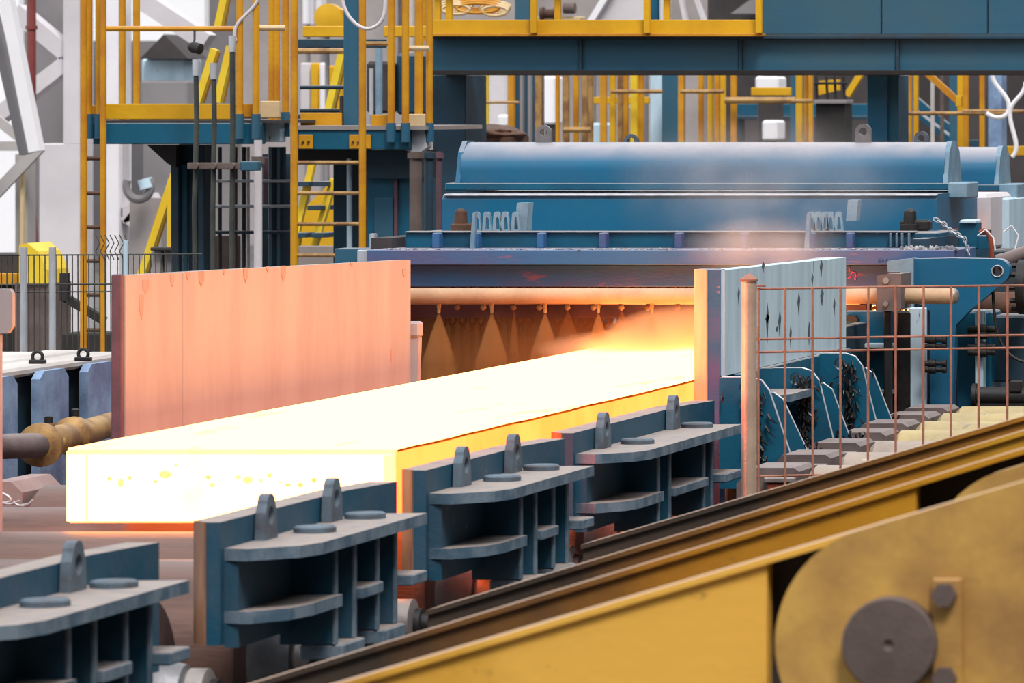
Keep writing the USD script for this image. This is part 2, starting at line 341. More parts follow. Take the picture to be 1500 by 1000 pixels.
# ------------------------------------------------------------------ roller table
ROLL = [15.65, 16.74, 17.83, 18.9, 20.0, 21.05, 22.1, 23.15, 24.2]
AX, RR = .70, .30
def roller_parts(t, y):
    obj('barrel', lathe((-6.75, y, AX), (1, 0, 0), [(0, RR - .03), (.03, RR), (1.75, RR), (1.78, RR - .02)], 40), 'roller', t, 35)
    obj('hub', lathe((-4.97, y, AX), (1, 0, 0), [(0, .15), (.05, .105), (.11, .09), (.115, .075)], 28), 'hub_grey', t, 35)
    obj('collar', lathe((-4.855, y, AX), (1, 0, 0), [(0, .072), (.01, .08), (.06, .08), (.07, .055)], 28), 'steel', t, 35, label='light grey ring at the drive end')
    obj('shaft_end', lathe((-4.785, y, AX), (1, 0, 0), [(0, .05), (.02, .05), (.022, .036), (.045, .036)], 16), 'black', t, 35)
    obj('bearing_housing', prism_xz([(-7.06, 0), (-6.77, 0), (-6.77, .98), (-6.81, 1.02), (-6.88, 1.02), (-6.93, .94), (-7.06, .9)], y - .12, y + .30), 'pink_steel', t)
    obj('pedestal', box(-4.95, -4.86, y - .09, y + .09, 0, .61, .01), 'blue_dark', t)
RL = ['pale roller half hidden by the nearest guide frame, frontmost of the table', 'pale roller whose grey hub shows under the second guide frame from the camera', 'greyish-brown roller just in front of the slab, its top lit pink', 'orange-lit roller directly under the front end of the slab',
      'pink-lit roller left of the slab, nearest with a bearing housing showing', 'second pink-lit roller left of the slab, below the gold joint', 'roller under the slab at the nose of the right guide plate', 'roller under the slab between the two guide plates', 'last roller before the spray header, under the slab']
for i, y in enumerate(ROLL):
    if i == 0:
        r0 = thing('table_roller', RL[0], 'roller', (-5.8, y, 0), 'table rollers under the slab')
        roller_parts(r0, y)
    else:
        copy(r0, (-5.8, y, 0), RL[i], 'table rollers under the slab')

# ------------------------------------------------------------------ blue side guide frames
def guide_frame(Y0, L, label, ribs):
    t = thing('slab_guide', label, 'side guide', (-4.75, Y0, 0), 'blue slab guides')
    a, b_, zt, zb, zl = -4.85, -4.76, 1.198, .845, .80
    # back plate with both ends bent away from the slab
    out = [(a + .05, Y0 - .02), (a, Y0 + .04), (a, Y0 + L - .42), (a + .05, Y0 + L), (b_ + .05, Y0 + L), (b_, Y0 + L - .40), (b_, Y0 + .06), (b_ , Y0 - .02)]
    bpl = obj('back_plate', prism_xy(out, zb, zt), 'blue_frame', t)
    obj('nose_face', prism_xy([(a + .046, Y0 - .025), (a - .004, Y0 + .038), (a, Y0 + .044), (a + .05, Y0 - .02)], zb, zt + .001), 'glow_tint_brown', bpl, label='bare slanting nose of the plate with slab glow in its colour')
    Lf = L - .28
    fl = [(b_, Y0 + .02), (-4.685, Y0), (-4.57, Y0 + .12), (-4.54, Y0 + .24), (-4.54, Y0 + Lf), (b_, Y0 + Lf - .03)]
    obj('top_flange', prism_xy(fl, 1.085, 1.12), 'blue_edge', t, label='dusty top flange with chamfered corners')
    sh = [(b_, Y0 + .02), (-4.685, Y0), (-4.60, Y0 + .12), (-4.575, Y0 + .26), (-4.575, Y0 + ribs[0]), (b_, Y0 + ribs[0])]
    obj('shelf', prism_xy(sh, .905, .94), 'blue_edge', t)
    for k, (u, v) in enumerate(((ribs[1], ribs[2]), (ribs[3], Lf + .03))):
        obj('shelf', box(b_, -4.575 if k == 0 else -4.545, Y0 + u + .012, Y0 + v - .005, .905, .94, .004), 'blue_edge', t)
    obj('web_panel', box(b_, -4.72, Y0 + .02, Y0 + Lf - .03, .835, 1.085), 'blue_frame', t)
    for k, u in enumerate(ribs):
        if k in (0, 1, 2, 3):
            rb = obj('rib', box(b_, -4.60, Y0 + u - .012, Y0 + u + .012, .79, 1.085, .003), 'blue_frame', t)
            obj('rib_lit_edge', box(-4.602, -4.592, Y0 + u - .014, Y0 + u + .014, .79, 1.085, .002), 'blue_edge', rb, label='pale rib edge, side light put into its colour')  # paler strip painting the light on the rib's side face
    for u, v in ((ribs[0], ribs[1]), (ribs[2], ribs[3])):
        obj('base_pad', box(-4.70, -4.572, Y0 + u - .01, Y0 + v + .03, .745, .79, .005), 'blue_edge', t)
        obj('leg', box(-4.69, -4.60, Y0 + u + .02, Y0 + v - .02, 0, .745, .01), 'blue_dark', t)
    for u in (.36, L - .62):
        P = [(Y0 + u - .065, 1.12), (Y0 + u + .065, 1.12), (Y0 + u + .055, 1.20)] + [(Y0 + u + .04 * math.cos(q), 1.225 + .028 * math.sin(q)) for q in np.linspace(0, math.pi, 9)] + [(Y0 + u - .055, 1.20)]
        H = Polygon(P).difference(Point(Y0 + u, 1.19).buffer(.028, 10))
        obj('lifting_lug', prism_yz(H, -4.755, -4.725), 'lug_grey', t)
    for u in (.62, L - .50):
        obj('cover_disc', lathe((-4.672, Y0 + u, 1.12), (0, 0, 1), [(0, .062), (.014, .062), (.019, .056)], 28), 'lug_grey', t, 35)
    return t
g2 = guide_frame(15.66, 1.66, 'blue guide frame in front of the slab end face, second from the camera', (.57, .77, 1.02, 1.22))
copy(g2, (-4.75, 13.27, 0), 'nearest blue guide frame, cut off by the left bottom corner of the picture', 'blue slab guides')
copy(g2, (-4.75, 17.87, 0), 'blue guide frame beside the front corner of the slab, third from the camera', 'blue slab guides')
guide_frame(19.88, 2.15, 'farthest blue guide frame, next to the orange-lit nose of the right guide plate', (.63, .82, 1.42, 1.57))

# ------------------------------------------------------------------ tall guide plates
lp = thing('guide_plate', 'tall pink-lit steel guide plate standing along the left side of the slab', 'guide plate', (-6.39, 21.7, 0))
PY0, PY1 = 19.82, 23.67
zt0, zt1 = ZP(403, PY0), ZP(380, PY1)
side = [(PY0, .6), (PY0 + .6, .6)]
def lp_slice(y0, y1, inset):
    f = lambda y: zt0 + (zt1 - zt0) * (y - PY0) / (PY1 - PY0)
    return prism_yz([(y0, 1.02), (y1, 1.02), (y1, f(y1)), (y0, f(y0))], -6.415 , -6.377 - inset)
YJ = YX(268, -6.377)
obj('end_panel', lp_slice(PY0 + .004, YJ - .004, 0), 'guide_plate', lp, label='near section of the plate left of the joint')
obj('main_panel', lp_slice(YJ + .004, PY1, .001), 'guide_plate', lp, label='long section of the plate')
obj('edge_strip', box(-6.418, -6.379, PY0 - .03, PY0, 1.02, zt0 + .004, .004), 'maroon', lp, label='dark purple near edge')
for y in (20.52, 21.57, 22.62):
    obj('support', box(-6.60, -6.42, y - .04, y + .04, 0, 1.5, .01), 'blue_dark', lp)
for px, top, bot, w in ((213, 410, 430, 10), (207, 432, 468, 7), (252, 402, 420, 6), (295, 397, 420, 8), (275, 398, 410, 5), (328, 394, 402, 4), (360, 392, 414, 7), (415, 389, 412, 7), (392, 390, 398, 4), (515, 384, 390, 4), (592, 395, 405, 5)):
    ya, yb2, ym = YX(px - w / 2, -6.377), YX(px + w / 2, -6.377), YX(px, -6.377)
    obj('rust_drip', prism_yz([(ym, ZP(bot, ym)), (yb2 - .004, ZP(bot - (bot - top) * .4, ym)), (yb2, ZP(top, yb2)), (ya, ZP(top, ya)), (ya + .004, ZP(bot - (bot - top) * .4, ym))], -6.3775, -6.3755), 'rust_stain', lp)
cleat = obj('cleat', [box(-6.42, -6.345, 23.69, 23.76, 1.38, 1.45, .01), prism_xz([(-6.42, 1.1), (-6.36, 1.1), (-6.35, 1.38), (-6.39, 1.38)], 23.70, 23.75)], 'guide_plate', lp, label='small bracket at the far end of the plate')

rp = thing('guide_plate', 'pale weathered guide plate with black drips behind the fence post', 'guide plate', (-4.78, 23.6, 0))
RY0, RY1 = 22.28, 24.89
f2 = lambda y: ZP(395, 22.34) + (ZP(377, RY1) - ZP(395, 22.34)) * (y - RY0) / (RY1 - RY0)
obj('panel', prism_yz([(RY0, 1.285), (RY1, 1.285), (RY1, f2(RY1)), (RY0, f2(RY0))], -4.80, -4.722), 'blue_pale', rp)
for px, top, bot, w in ((1124, 444, 502, 4), (1124, 460, 474, 6), (1142, 455, 492, 4), (1138, 478, 486, 4), (1170, 428, 462, 4), (1204, 422, 448, 5), (1203, 380, 406, 4), (1222, 437, 462, 3), (1118, 383, 399, 4), (1082, 420, 446, 3), (1158, 476, 510, 3), (1185, 470, 505, 3), (1190, 400, 420, 3), (1100, 470, 500, 3)):
    ym, hw = YX(px, -4.7215), w / 2 * abs(YX(px + 1, -4.7215) - YX(px, -4.7215))
    obj('black_drip', prism_yz([(ym, ZP(bot, ym)), (ym + hw * .5, ZP(bot * .6 + top * .4, ym)), (ym + hw, ZP(top * .7 + bot * .3, ym)), (ym, ZP(top, ym)), (ym - hw, ZP(top * .6 + bot * .4, ym)), (ym - hw * .4, ZP(bot * .7 + top * .3, ym))], -4.723, -4.7205), 'drip', rp)
nose = [(-4.852, RY0 + .06), (-4.79, RY0 - .02), (-4.738, RY0 - .02), (-4.738, RY0 + .08), (-4.80, RY0 + .16), (-4.852, RY0 + .16)]
ns = obj('nose', prism_xy(nose, .62, f2(RY0) + .002), 'purple', rp, label='bent nose post with dark purple front')
obj('nose_face', prism_xy([(-4.858, RY0 + .055), (-4.792, RY0 - .026), (-4.787, RY0 - .022), (-4.852, RY0 + .062)], .62, f2(RY0) + .003), 'glow_tint_steel', ns, label='slanting face of the nose, slab orange put into its colour')
obj('liner', box(-4.852, -4.803, RY0 + .165, RY1, .95, f2(RY1), .004), 'guide_plate', rp)
for y in (22.7, 24.6):
    obj('support', box(-4.80, -4.74, y - .04, y + .04, 0, 1.28, .01), 'blue_dark', rp)
obj('shelf', prism_xy([(-4.72, RY0 + .05), (-4.50, RY0 + .05), (-4.47, RY0 + .10), (-4.47, RY0 + .54), (-4.72, RY0 + .54)], 1.175, 1.205), 'blue_edge', rp)
obj('lower_web', box(-4.79, -4.70, RY0 + .2, RY1, .83, 1.283, .004), 'blue', rp, label='dark blue web under the pale panel')

def clump(cx, cy, z0, z1, seed, n=150, w=.016):
    """Hanging strands of grease: a dense vertical band with a few curls standing out."""
    r = random.Random(seed); ms = []
    for k in range(n):
        z = z0 + (z1 - z0) * r.random(); x = cx + r.gauss(0, w) * (2.4 if r.random() < .2 else 1); y = cy - .006 - .02 * r.random()
        l = r.uniform(.02, .06); a = r.gauss(0, .5)
        ms.append(tube([(x, y, z), (x + l * .4 * a, y - .008, z - l * .5), (x + l * a * r.choice((.2, 1)), y - .004, z - l)], [r.uniform(.003, .007), r.uniform(.003, .007), .001], 5))
    return ms
for k, (y, xc, e, lab) in enumerate(((22.07, -4.55, 0, 'blue support bracket just right of the fence post, nearest of three'), (22.85, -4.50, .01, 'blue support bracket with round hole behind the fence, middle of three'), (24.16, -4.565, -.05, 'blue support bracket with round hole, farthest of three behind the fence'))):
    t = thing('support_bracket', lab, 'bracket', (-4.55, y, 0), 'brackets holding the right guide plate')
    P = poly([(-4.70, .84), (-4.53, .84), (-4.53, .4), (-4.31 + e, .4), (-4.355 + e, .80), (xc + .05, 1.235), (xc + .02, 1.275), (xc - .02, 1.288), (-4.70, 1.288)], [(xc - .045, 1.245, .026)])
    gs = obj('gusset', prism_xz(P, y, y + .045), 'blue', t)
    ed = [(xc - .14, 1.290), (xc - .02, 1.290), (xc + .022, 1.277), (xc + .052, 1.236), (-4.353 + e, .80), (-4.31 + e, .41)]
    obj('edge_glint', tube([(a, y + .004, b) for a, b in ed], .0045, 6), 'galvanised', gs, label='pale edge strip painting the light it catches')  # light along the gusset edge drawn as a pale strip
    obj('brace', prism_xz(poly([(-4.70, .84), (-4.53, .84), (-4.53, .4), (-4.265 + e, .4), (-4.30 + e, .80), (xc + .065, 1.19), (xc + .03, 1.215), (-4.70, 1.215)]), y + .20, y + .23), 'blue', t)
    obj('edge_glint', tube([(xc + .03, y + .204, 1.217), (xc + .067, y + .204, 1.191), (-4.298 + e, y + .204, .80), (-4.265 + e, y + .204, .41)], .004, 6), 'galvanised', t, label='pale strip painting the lit edge of the rear plate')
    obj('grease', clump(xc - .0, y, .80, 1.26, 11 + k) + clump(-4.345 + e, y + .19, .80, 1.02, 31 + k, 70, .018), 'grease', t, kind='stuff', label='black hanging grease and scale')

# ------------------------------------------------------------------ wire mesh fence and its post
fp = thing('fence_post', 'round steel fence post, orange-lit on its left side, with cone cap', 'fence post', (XP(1097, 20.3), 20.3, 0))
xc = XP(1097, 20.3)
obj('tube', tube([(xc, 20.3, 0), (xc, 20.3, ZP(412, 20.3))], .0285, 24), 'post_glow_steel', fp, 40)
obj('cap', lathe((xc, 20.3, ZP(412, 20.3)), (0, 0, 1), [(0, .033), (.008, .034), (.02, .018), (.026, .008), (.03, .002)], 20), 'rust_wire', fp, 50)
fence = thing('mesh_fence', 'rusty wire mesh fence panel right of the orange-lit post', 'fence', (-3.7, 20.6, 0))
fa, fb = np.array([XP(1108, 20.4), 20.4]), np.array([XP(1540, 20.82), 20.82])
def fpt(px, zoff, back=0):
    # point on the panel's plane seen in column px at height z
    s = 0.5
    for _ in range(30):
        q = fa + (fb - fa) * s
        s += (px - (CX + q[0] * F / q[1])) / 432.0 * .9
    q = fa + (fb - fa) * s
    return np.array([q[0], q[1] + back, zoff])
zr = [ZP(423, 20.4), ZP(497, 20.4), ZP(516, 20.4), ZP(698, 20.4), .55, .15]
for px in (1111, 1150, 1190, 1231, 1272, 1312, 1353, 1393, 1434, 1476, 1518):
    a, b = fpt(px, .1), fpt(px, zr[0] + .004)
    lean = .002 * (hash(px) % 3 - 1)
    obj('upright_wire', tube([a, (a + b) / 2 + [lean, 0, 0], b], .0046, 8), 'rust_wire', fence, 40)
for k, z in enumerate(zr):
    obj('cross_wire', tube([fpt(1106, z, .009), fpt(1300, z + .001, .009), fpt(1540, z, .009)], .0042, 8), 'rust_wire', fence, 40)
    if k < 1: obj('cross_wire', tube([fpt(1106, z + .012, -.009), fpt(1122, z + .012, -.009)], .0042, 8), 'rust_wire', fence, 40)
tw = thing('tie_wire', 'twist of orange tie wire holding the mesh to the post', 'tie wire', fpt(1109, ZP(490, 20.4)))
obj('twist', tube([fpt(1108 + 3 * math.cos(q), ZP(478 + 4 * q, 20.35), -.012 + .008 * math.sin(2 * q)) for q in np.linspace(0, 5, 24)], .0022, 6), 'orange_tie', tw, 40)
obj('tail', tube([fpt(1106, ZP(497, 20.35), -.012), fpt(1110, ZP(488, 20.35), -.02), fpt(1114, ZP(499, 20.35), -.012)], .002, 6), 'orange_tie', tw, 40)

# ------------------------------------------------------------------ the second roller table, right
rt = None
for i, (py, px) in enumerate(((662, 1235), (645, 1278), (630, 1314), (617, 1345), (605, 1376), (595, 1403), (681, 1190))):
    Y = 1.4 * F / (py - CY); X = XP(px, Y)
    lab = ['cream roller end behind the fence, nearest but one', 'third nearest cream roller behind the fence', 'cream roller in the middle of the row behind the fence', 'speckled cream roller, third farthest behind the fence',
           'cream roller behind the fence, second farthest', 'farthest cream roller behind the fence, brightest top', 'nearest roller behind the fence with a reddish window in its block'][i]
    t = thing('cream_roller', lab, 'roller', (X, Y, 0), 'cream rollers behind the mesh fence')
    obj('barrel', lathe((X, Y, .85), (1, 0, 0), [(0, .13), (.02, .15), (2.2, .15)], 32), 'roller_tan' if i in (0, 1, 6) else 'roller_cream', t, 35)
    obj('bearing_block', prism_xz([(X - .26, 0), (X - .02, 0), (X - .02, .985), (X - .04, 1.0), (X - .21, 1.0), (X - .26, .94)], Y - .16, Y + .16), 'housing', t)
    obj('slot_bar', box(X - .15, X - .03, Y - .19, Y - .155, .945, .965, .004), 'steel', t)
    if i == 6: obj('window', box(X - .14, X - .04, Y - .18, Y - .162, .88, .94, .004), 'red_hose', t, label='reddish window in the block')

# ------------------------------------------------------------------ foreground arms and levers
def arm(Y, line, xtip, xend, paint, label, depth, thick=.16, inner=True, tip_cut=.05):
    (pa, qa), (pb, qb) = line
    m = (ZP(qb, Y) - ZP(qa, Y)) / (XP(pb, Y) - XP(pa, Y)); z = lambda x: ZP(qa, Y) + m * (x - XP(pa, Y))
    t = thing('lifting_arm', label, 'lifting arm', (xtip, Y, 0), 'yellow slab lifting arms in the foreground')
    xr = -.2
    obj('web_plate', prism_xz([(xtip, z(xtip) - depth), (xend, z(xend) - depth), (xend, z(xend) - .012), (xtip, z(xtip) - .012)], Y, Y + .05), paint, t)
    obj('top_flange', prism_xz([(xtip - .004, z(xtip - .004) - .014), (xr, z(xr) - .014), (xr, z(xr)), (xtip - .004, z(xtip - .004))], Y - .012, Y + thick), paint, t, label='narrow top flange, pinkish on its upward side')  # paler pinkish tone mixed in on upward faces
    obj('inner_plate', prism_xz([(xtip + .05, z(xtip + .05) - depth), (xr, z(xr) - depth), (xr, z(xr) - .014), (xtip + .05, z(xtip + .05) - .014)], Y + thick - .05, Y + thick - .01), 'dark_grey', t)
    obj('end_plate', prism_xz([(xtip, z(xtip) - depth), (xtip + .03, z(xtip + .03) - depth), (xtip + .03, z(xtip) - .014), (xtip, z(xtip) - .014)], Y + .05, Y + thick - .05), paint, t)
    obj('pedestal', box(-1.6, -1.2, Y + .06, Y + thick - .06, 0, z(-1.4) - depth + .1, .01), 'dark_grey', t)
    return z
TH = .16
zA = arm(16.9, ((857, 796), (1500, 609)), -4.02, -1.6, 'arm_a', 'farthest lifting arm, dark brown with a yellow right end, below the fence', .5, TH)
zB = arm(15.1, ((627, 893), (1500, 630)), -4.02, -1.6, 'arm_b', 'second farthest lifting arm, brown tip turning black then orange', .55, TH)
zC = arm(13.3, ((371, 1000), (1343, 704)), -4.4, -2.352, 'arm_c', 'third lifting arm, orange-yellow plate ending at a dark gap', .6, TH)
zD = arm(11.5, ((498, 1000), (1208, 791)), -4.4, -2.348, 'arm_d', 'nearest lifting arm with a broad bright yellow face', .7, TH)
def lever(Y, label):
    pc = np.array([XP(1310, 11.3), 0, 1.284]); R, rpin = .243, .0975
    t = thing('pivot_lever', label, 'lever', (pc[0], Y, 0), 'yellow pivot levers')
    m = .298; ang = math.atan(m); n = np.array([-math.sin(ang), math.cos(ang)]); d = np.array([math.cos(ang), math.sin(ang)]); c = pc[[0, 2]]
    pts = [c + R * n + 1.7 * d, *[c + R * np.array([math.cos(a), math.sin(a)]) for a in np.linspace(ang + math.pi / 2, ang + 3 * math.pi / 2, 40)], c - R * n + 1.7 * d]
    obj('body', prism_xz(Polygon(pts), Y, Y + .07), 'lever_paint', t, 30)
    obj('pin', lathe((pc[0], Y + .16, 1.284), (0, -1, 0), [(0, rpin), (.20, rpin), (.205, rpin - .004), (.206, .012), (.200, .006)], 48), 'pin_brown', t, 30, label='dark brown pivot pin with a centre mark')
    kp = obj('keeper_plate', box(pc[0] + .085, pc[0] + .145, Y - .02, Y, 1.284 - .10, 1.284 + .135, .004), 'lever_paint', t)
    for dz in (.102, -.070):
        h = [(pc[0] + .112 + .026 * math.cos(a), 1.284 + dz + .026 * math.sin(a)) for a in np.arange(6) * math.pi / 3]
        obj('bolt', prism_xz(h, Y - .042, Y - .02), 'pin_brown', kp)
    obj('stand', box(pc[0] + .55, pc[0] + .8, Y, Y + .07, 0, 1.25, .01), 'lever_paint', t)
lever(11.28, 'nearest pivot lever with big brown pin in the right bottom corner')
lever(13.08, 'second pivot lever, only its rounded yellow end showing behind the nearest one')

# ------------------------------------------------------------------ descaling machine
dh = thing('descaler_housing', 'blue descaling machine housing spanning the roller table behind the slab', 'descaling machine', (-5.8, 26.5, 0))
obj('entry_beam', pbox(535, 1345, 388, 420, 25.95, .5), 'blue_beam', dh)
obj('ledge', pbox(537, 1398, 366, 388, 25.88, .62), 'blue_beam', dh)
def crust(px0, px1, py, Y, hpx, seed, n=None):
    r = random.Random(seed); ms = []
    n = n or int((px1 - px0) / 5)
    for k in range(n):
        s = trimesh.creation.icosphere(1, 1.0); p = W(r.uniform(px0, px1), py, Y)
        s.vertices *= 1 + .35 * (np.array([[r.random()] for _ in s.vertices]) - .5)
        s.apply_scale([r.uniform(.006, .016), r.uniform(.01, .03), r.uniform(.4, 1) * hpx * Y / F]); s.apply_translation(p + [0, r.uniform(0, .06), 0]); ms.append(s)
    return ms
obj('scale_crust', crust(560, 1300, 366, 25.90, 3, 3, 190), 'crust', dh, kind='stuff', label='line of loose scale lying on the ledge')
obj('scale_crust', crust(1320, 1398, 366, 25.90, 7, 4, 60), 'crust', dh, kind='stuff', label='thick grey scale heaped at the right end of the ledge')
obj('tier', pbox(593, 1372, 341, 363, 26.3, .6), 'blue', dh)
obj('tier_rim', pbox(593, 1340, 338.5, 341, 26.285, .1), 'blue_edge', dh)
for px in (638, 695, 791, 882, 993, 1089, 1187, 1244):
    obj('stiffener', pbox(px - 5, px + 5, 341, 364, 26.22, .1), 'blue_beam', dh)
for px in (1304, 1313, 1321, 1331):
    obj('stiffener', pbox(px - 1.5, px + 1.5, 341, 363, 26.27, .05), 'blue_edge', dh)
obj('lintel', pbox(598, 1270, 445, 466, 26.3, .12), 'maroon', dh)
obj('roof_plate', box(-7.2, -4.86, 26.46, 30.5, 1.53, 1.56), 'blue_dark', dh)
obj('rear_panel', box(-7.2, -4.86, 30.5, 30.56, 1.32, 1.9), 'maroon', dh)  # maroon stands in for the red slab light inside
obj('side_wall', box(-7.25, -7.15, 26.2, 30.5, 0, 1.75), 'dark_grey', dh); obj('side_wall', box(-4.62, -4.55, 26.0, 27.9, 0, 1.75), 'blue_dark', dh)
obj('added_glow_guard', box(-4.86, -4.81, 24.92, 25.94, .86, 1.36, .004), 'blue_dark', dh)  # added plate keeping slab light off the posts beyond it
obj('drain_floor', box(-7.15, -4.62, 25.9, 27.95, 0, .55), 'dark_grey', dh)
for pts in ([(1244, 391), (1245, 397)], [(1242, 408), (1246, 405), (1247, 408)], [(1246, 403), (1249, 398), (1253, 399), (1254, 404), (1252, 409), (1254, 409)]):
    obj('paint_mark', tube([W(a, b, 25.949) for a, b in pts], .0038, 5), 'pink_mark', dh, label='pink hand-painted mark beside the pale plate')
obj('stencil_mark', [tube([W(a + dx, b, 25.879) for dx, b in ((0, 384), (1.5, 379), (3, 384), (3.5, 380))], .0022, 5) for a in (1286, 1291, 1297, 1302, 1307, 1313)], 'purple', dh, label='row of small dark illegible stencil strokes')
# stepped cover box with rounded edge
YC = 26.75
z0, z1 = ZP(338, YC), ZP(284, YC)
prof = [(YC, z0), (YC + 1.2, z0), (YC + 1.2, z1), (YC + .035, z1), (YC + .012, z1 - .008), (YC, z1 - .028)]
obj('cover_box', prism_yz(prof, XP(648, YC), XP(1372, YC)), 'blue_cover', dh)
obj('cover_glint', pbox(650, 1372, 284, 287, YC - .012, .03), 'galvanised', dh, label='pale strip painting the highlight along the cover edge')  # edge highlight built as a pale strip
for k, px in enumerate((698, 713, 728, 740, 755, 1188, 1198, 1208, 1216, 1228)):
    Y = 26.4; P = Polygon([(XP(px + a, Y), ZP(b, Y)) for a, b in ((-7, 339), (-5, 313), (-3, 310), (2, 310), (4, 313), (7, 339))]).difference(Polygon([(XP(px + a, Y), ZP(b, Y)) for a, b in ((-2, 336), (-1, 319), (1, 317), (3, 321), (4, 336))]))
    obj('hinge_lug', prism_xz(P, Y, Y + .025), 'blue_lug', dh)
    if k == 0 or k == 5:
        obj('tall_lug', prism_xz([(XP(px - 10, 26.2), ZP(364, 26.2)), (XP(px - 3, 26.2), ZP(364, 26.2)), (XP(px - 2, 26.2), ZP(312, 26.2)), (XP(px - 6, 26.2), ZP(312, 26.2))], 26.2, 26.24), 'blue_lug', dh)
for px0, px1, py0, py1 in ((754, 774, 297, 339), (1239, 1257, 293, 323)):
    obj('stop_block', pprism([(px0 + 3, py0), (px1, py0), (px1 - 3, py1), (px0, py1)], 26.45, .1), 'blue_lug', dh)
for px, nm in ((675, 0), (1333, 1)):
    v = obj('valve', [lathe(W(px, 338, 26.5), (0, 0, 1), [(0, .05), (.03, .05), (.035, .032), (.09, .030), (.10, .024), (.108, .01)], 16), box(XP(px - 14, 26.5), XP(px + (30 if nm else 14), 26.5), 26.48, 26.56, ZP(338, 26.5), ZP(326 if not nm else 322, 26.5), .01)], 'valve_brown' if not nm else 'black', dh, 35, label='brown rusty valve' if not nm else 'black valve with side arm')

# hoods
def hood(Y, x0, x1, py_top, py_bot, label, cap=True):
    t = thing('hood_cover', label, 'hood', ((x0 + x1) / 2, Y + .3, ZP(py_bot, Y)))
    zt, zb = ZP(py_top, Y + .19), ZP(py_bot, Y); h = zt - zb
    prof = [(Y, zb)] + [(Y + .19 - .19 * math.cos(a), zb + h * (.30 + .70 * math.sin(a))) for a in np.linspace(0, math.pi, 20)] + [(Y + .38, zb)]
    obj('shell', prism_yz(prof, x0, x1), 'blue_cover', t, 30)
    e = [(Y - .02, zb - .01), (Y + .04, zb + h * .75), (Y + .12, zb + h * 1.03), (Y + .26, zb + h * 1.03), (Y + .34, zb + h * .75), (Y + .40, zb - .01)]
    obj('end_plate', prism_yz(e, x1 - .004, x1 + .02), 'blue_lug', t)
    obj('end_plate', prism_yz(e, x0 - .02, x0 + .004), 'blue_cover', t)
    obj('base_flange', box(x0 - .06, x1 + .06, Y - .06, Y + .45, zb - .035, zb, .004), 'blue', t)
    obj('end_block', box(x1 + .035, x1 + .13, Y - .09, Y + .25, zb - .075, zb + .004, .006), 'blue_lug', t)
    return t
h1 = hood(27.2, XP(674, 27.2), XP(1383, 27.2), 208, 268, 'rounded blue hood with dusty top and lifting eyes, nearer of the two')
for px, py, Y, w in ((797, 183, 27.38, 22), (1265, 181, 27.38, 23), (925, 196, 27.56, 21), (1350, 192, 27.56, 21)):
    zt = ZP(py, Y); zb = 2.185 if Y < 27.5 else 2.13
    obj('lifting_eye', eye_plate(XP(px, Y), Y, zb, w * Y / F, zt - zb, .03, w * Y / F * .24), 'lug_grey' if Y > 27.5 else 'hub_grey', h1)
h2 = hood(28.8, -7.0, XP(1458, 28.8), 215, 270, 'second rounded blue hood, only its right end showing behind the first')
sp = thing('side_cabinet', 'pale grey-blue side cabinet under the second hood at the right', 'cabinet', (XP(1425, 28.0), 28.0, 0))
obj('panel', pbox(1386, 1450, 284, 366, 28.0, .7, .02), 'grey_white', sp); obj('panel', pbox(1452, 1478, 290, 366, 28.4, .7, .01), 'blue_pale', sp)
obj('base', box(XP(1386, 28.), XP(1470, 28.), 28.02, 28.7, 0, ZP(366, 28.0), .01), 'blue_dark', sp)
jb = thing('junction_box', 'teal junction box with small wires beside the hanging chain', 'junction box', W(1418, 364, 26.6))
obj('case', pbox(1404, 1432, 325, 364, 26.6, .12), 'blue', jb); obj('lid', pbox(1406, 1430, 322, 327, 26.58, .14), 'blue_pale', jb)
obj('lower_case', pbox(1432, 1446, 345, 366, 26.6, .1), 'blue', jb)
obj('bracket', box(XP(1404, 26.6), XP(1446, 26.6), 26.6, 26.7, 0, ZP(364, 26.6), .0), 'blue_dark', jb)
rh = obj('red_hose', tube(curve([W(*q) for q in ((1436, 341, 26.5), (1444, 338, 26.5), (1450, 348, 26.5), (1452, 362, 26.5), (1453, 378, 26.5))]), .012, 10), 'red_hose', None, 40, label='short dark red hose bending down beside the junction box', cat='hose')
for k, (c, lab) in enumerate((([(1432, 345), (1444, 336), (1455, 348), (1458, 366)], 'thin white wire looping over the junction box'), ([(1470, 340), (1482, 330), (1492, 345), (1486, 368)], 'thin pale wire loop at the right edge above the pipe'))):
    obj('wire', tube([W(a, b, 26.45) for a, b in c], .004, 6), 'white_paint', None, 40, label=lab, cat='wire')
# chain
ch = thing('hanging_chain', 'light steel chain hanging from the right end of the cover', 'chain', W(1418, 366, 26.2))
cp = [np.array(q, float) for q in ((1372, 322), (1382, 327), (1393, 338), (1404, 344), (1413, 350), (1416, 360), (1419, 370))]
cl = np.vstack([W(*q, 26.2) for q in cp]); seg = np.r_[0, np.cumsum(np.linalg.norm(np.diff(cl, axis=0), axis=1))]
for k, s in enumerate(np.arange(0, seg[-1], .021)):
    c = np.array([np.interp(s, seg, cl[:, j]) for j in range(3)]); c2 = np.array([np.interp(min(s + .01, seg[-1]), seg, cl[:, j]) for j in range(3)])
    d = c2 - c; d = d / (np.linalg.norm(d) + 1e-9) if np.linalg.norm(d) > 0 else np.array([0, 0, -1.])
    a, b = _perp(d); u = a if k % 2 else b
    ring = [c + d * .017 * math.cos(q) + u * .009 * math.sin(q) for q in np.linspace(0, 2 * math.pi, 13)]
    obj('link', tube(ring, .0032, 5, False), 'galvanised', ch, 50)

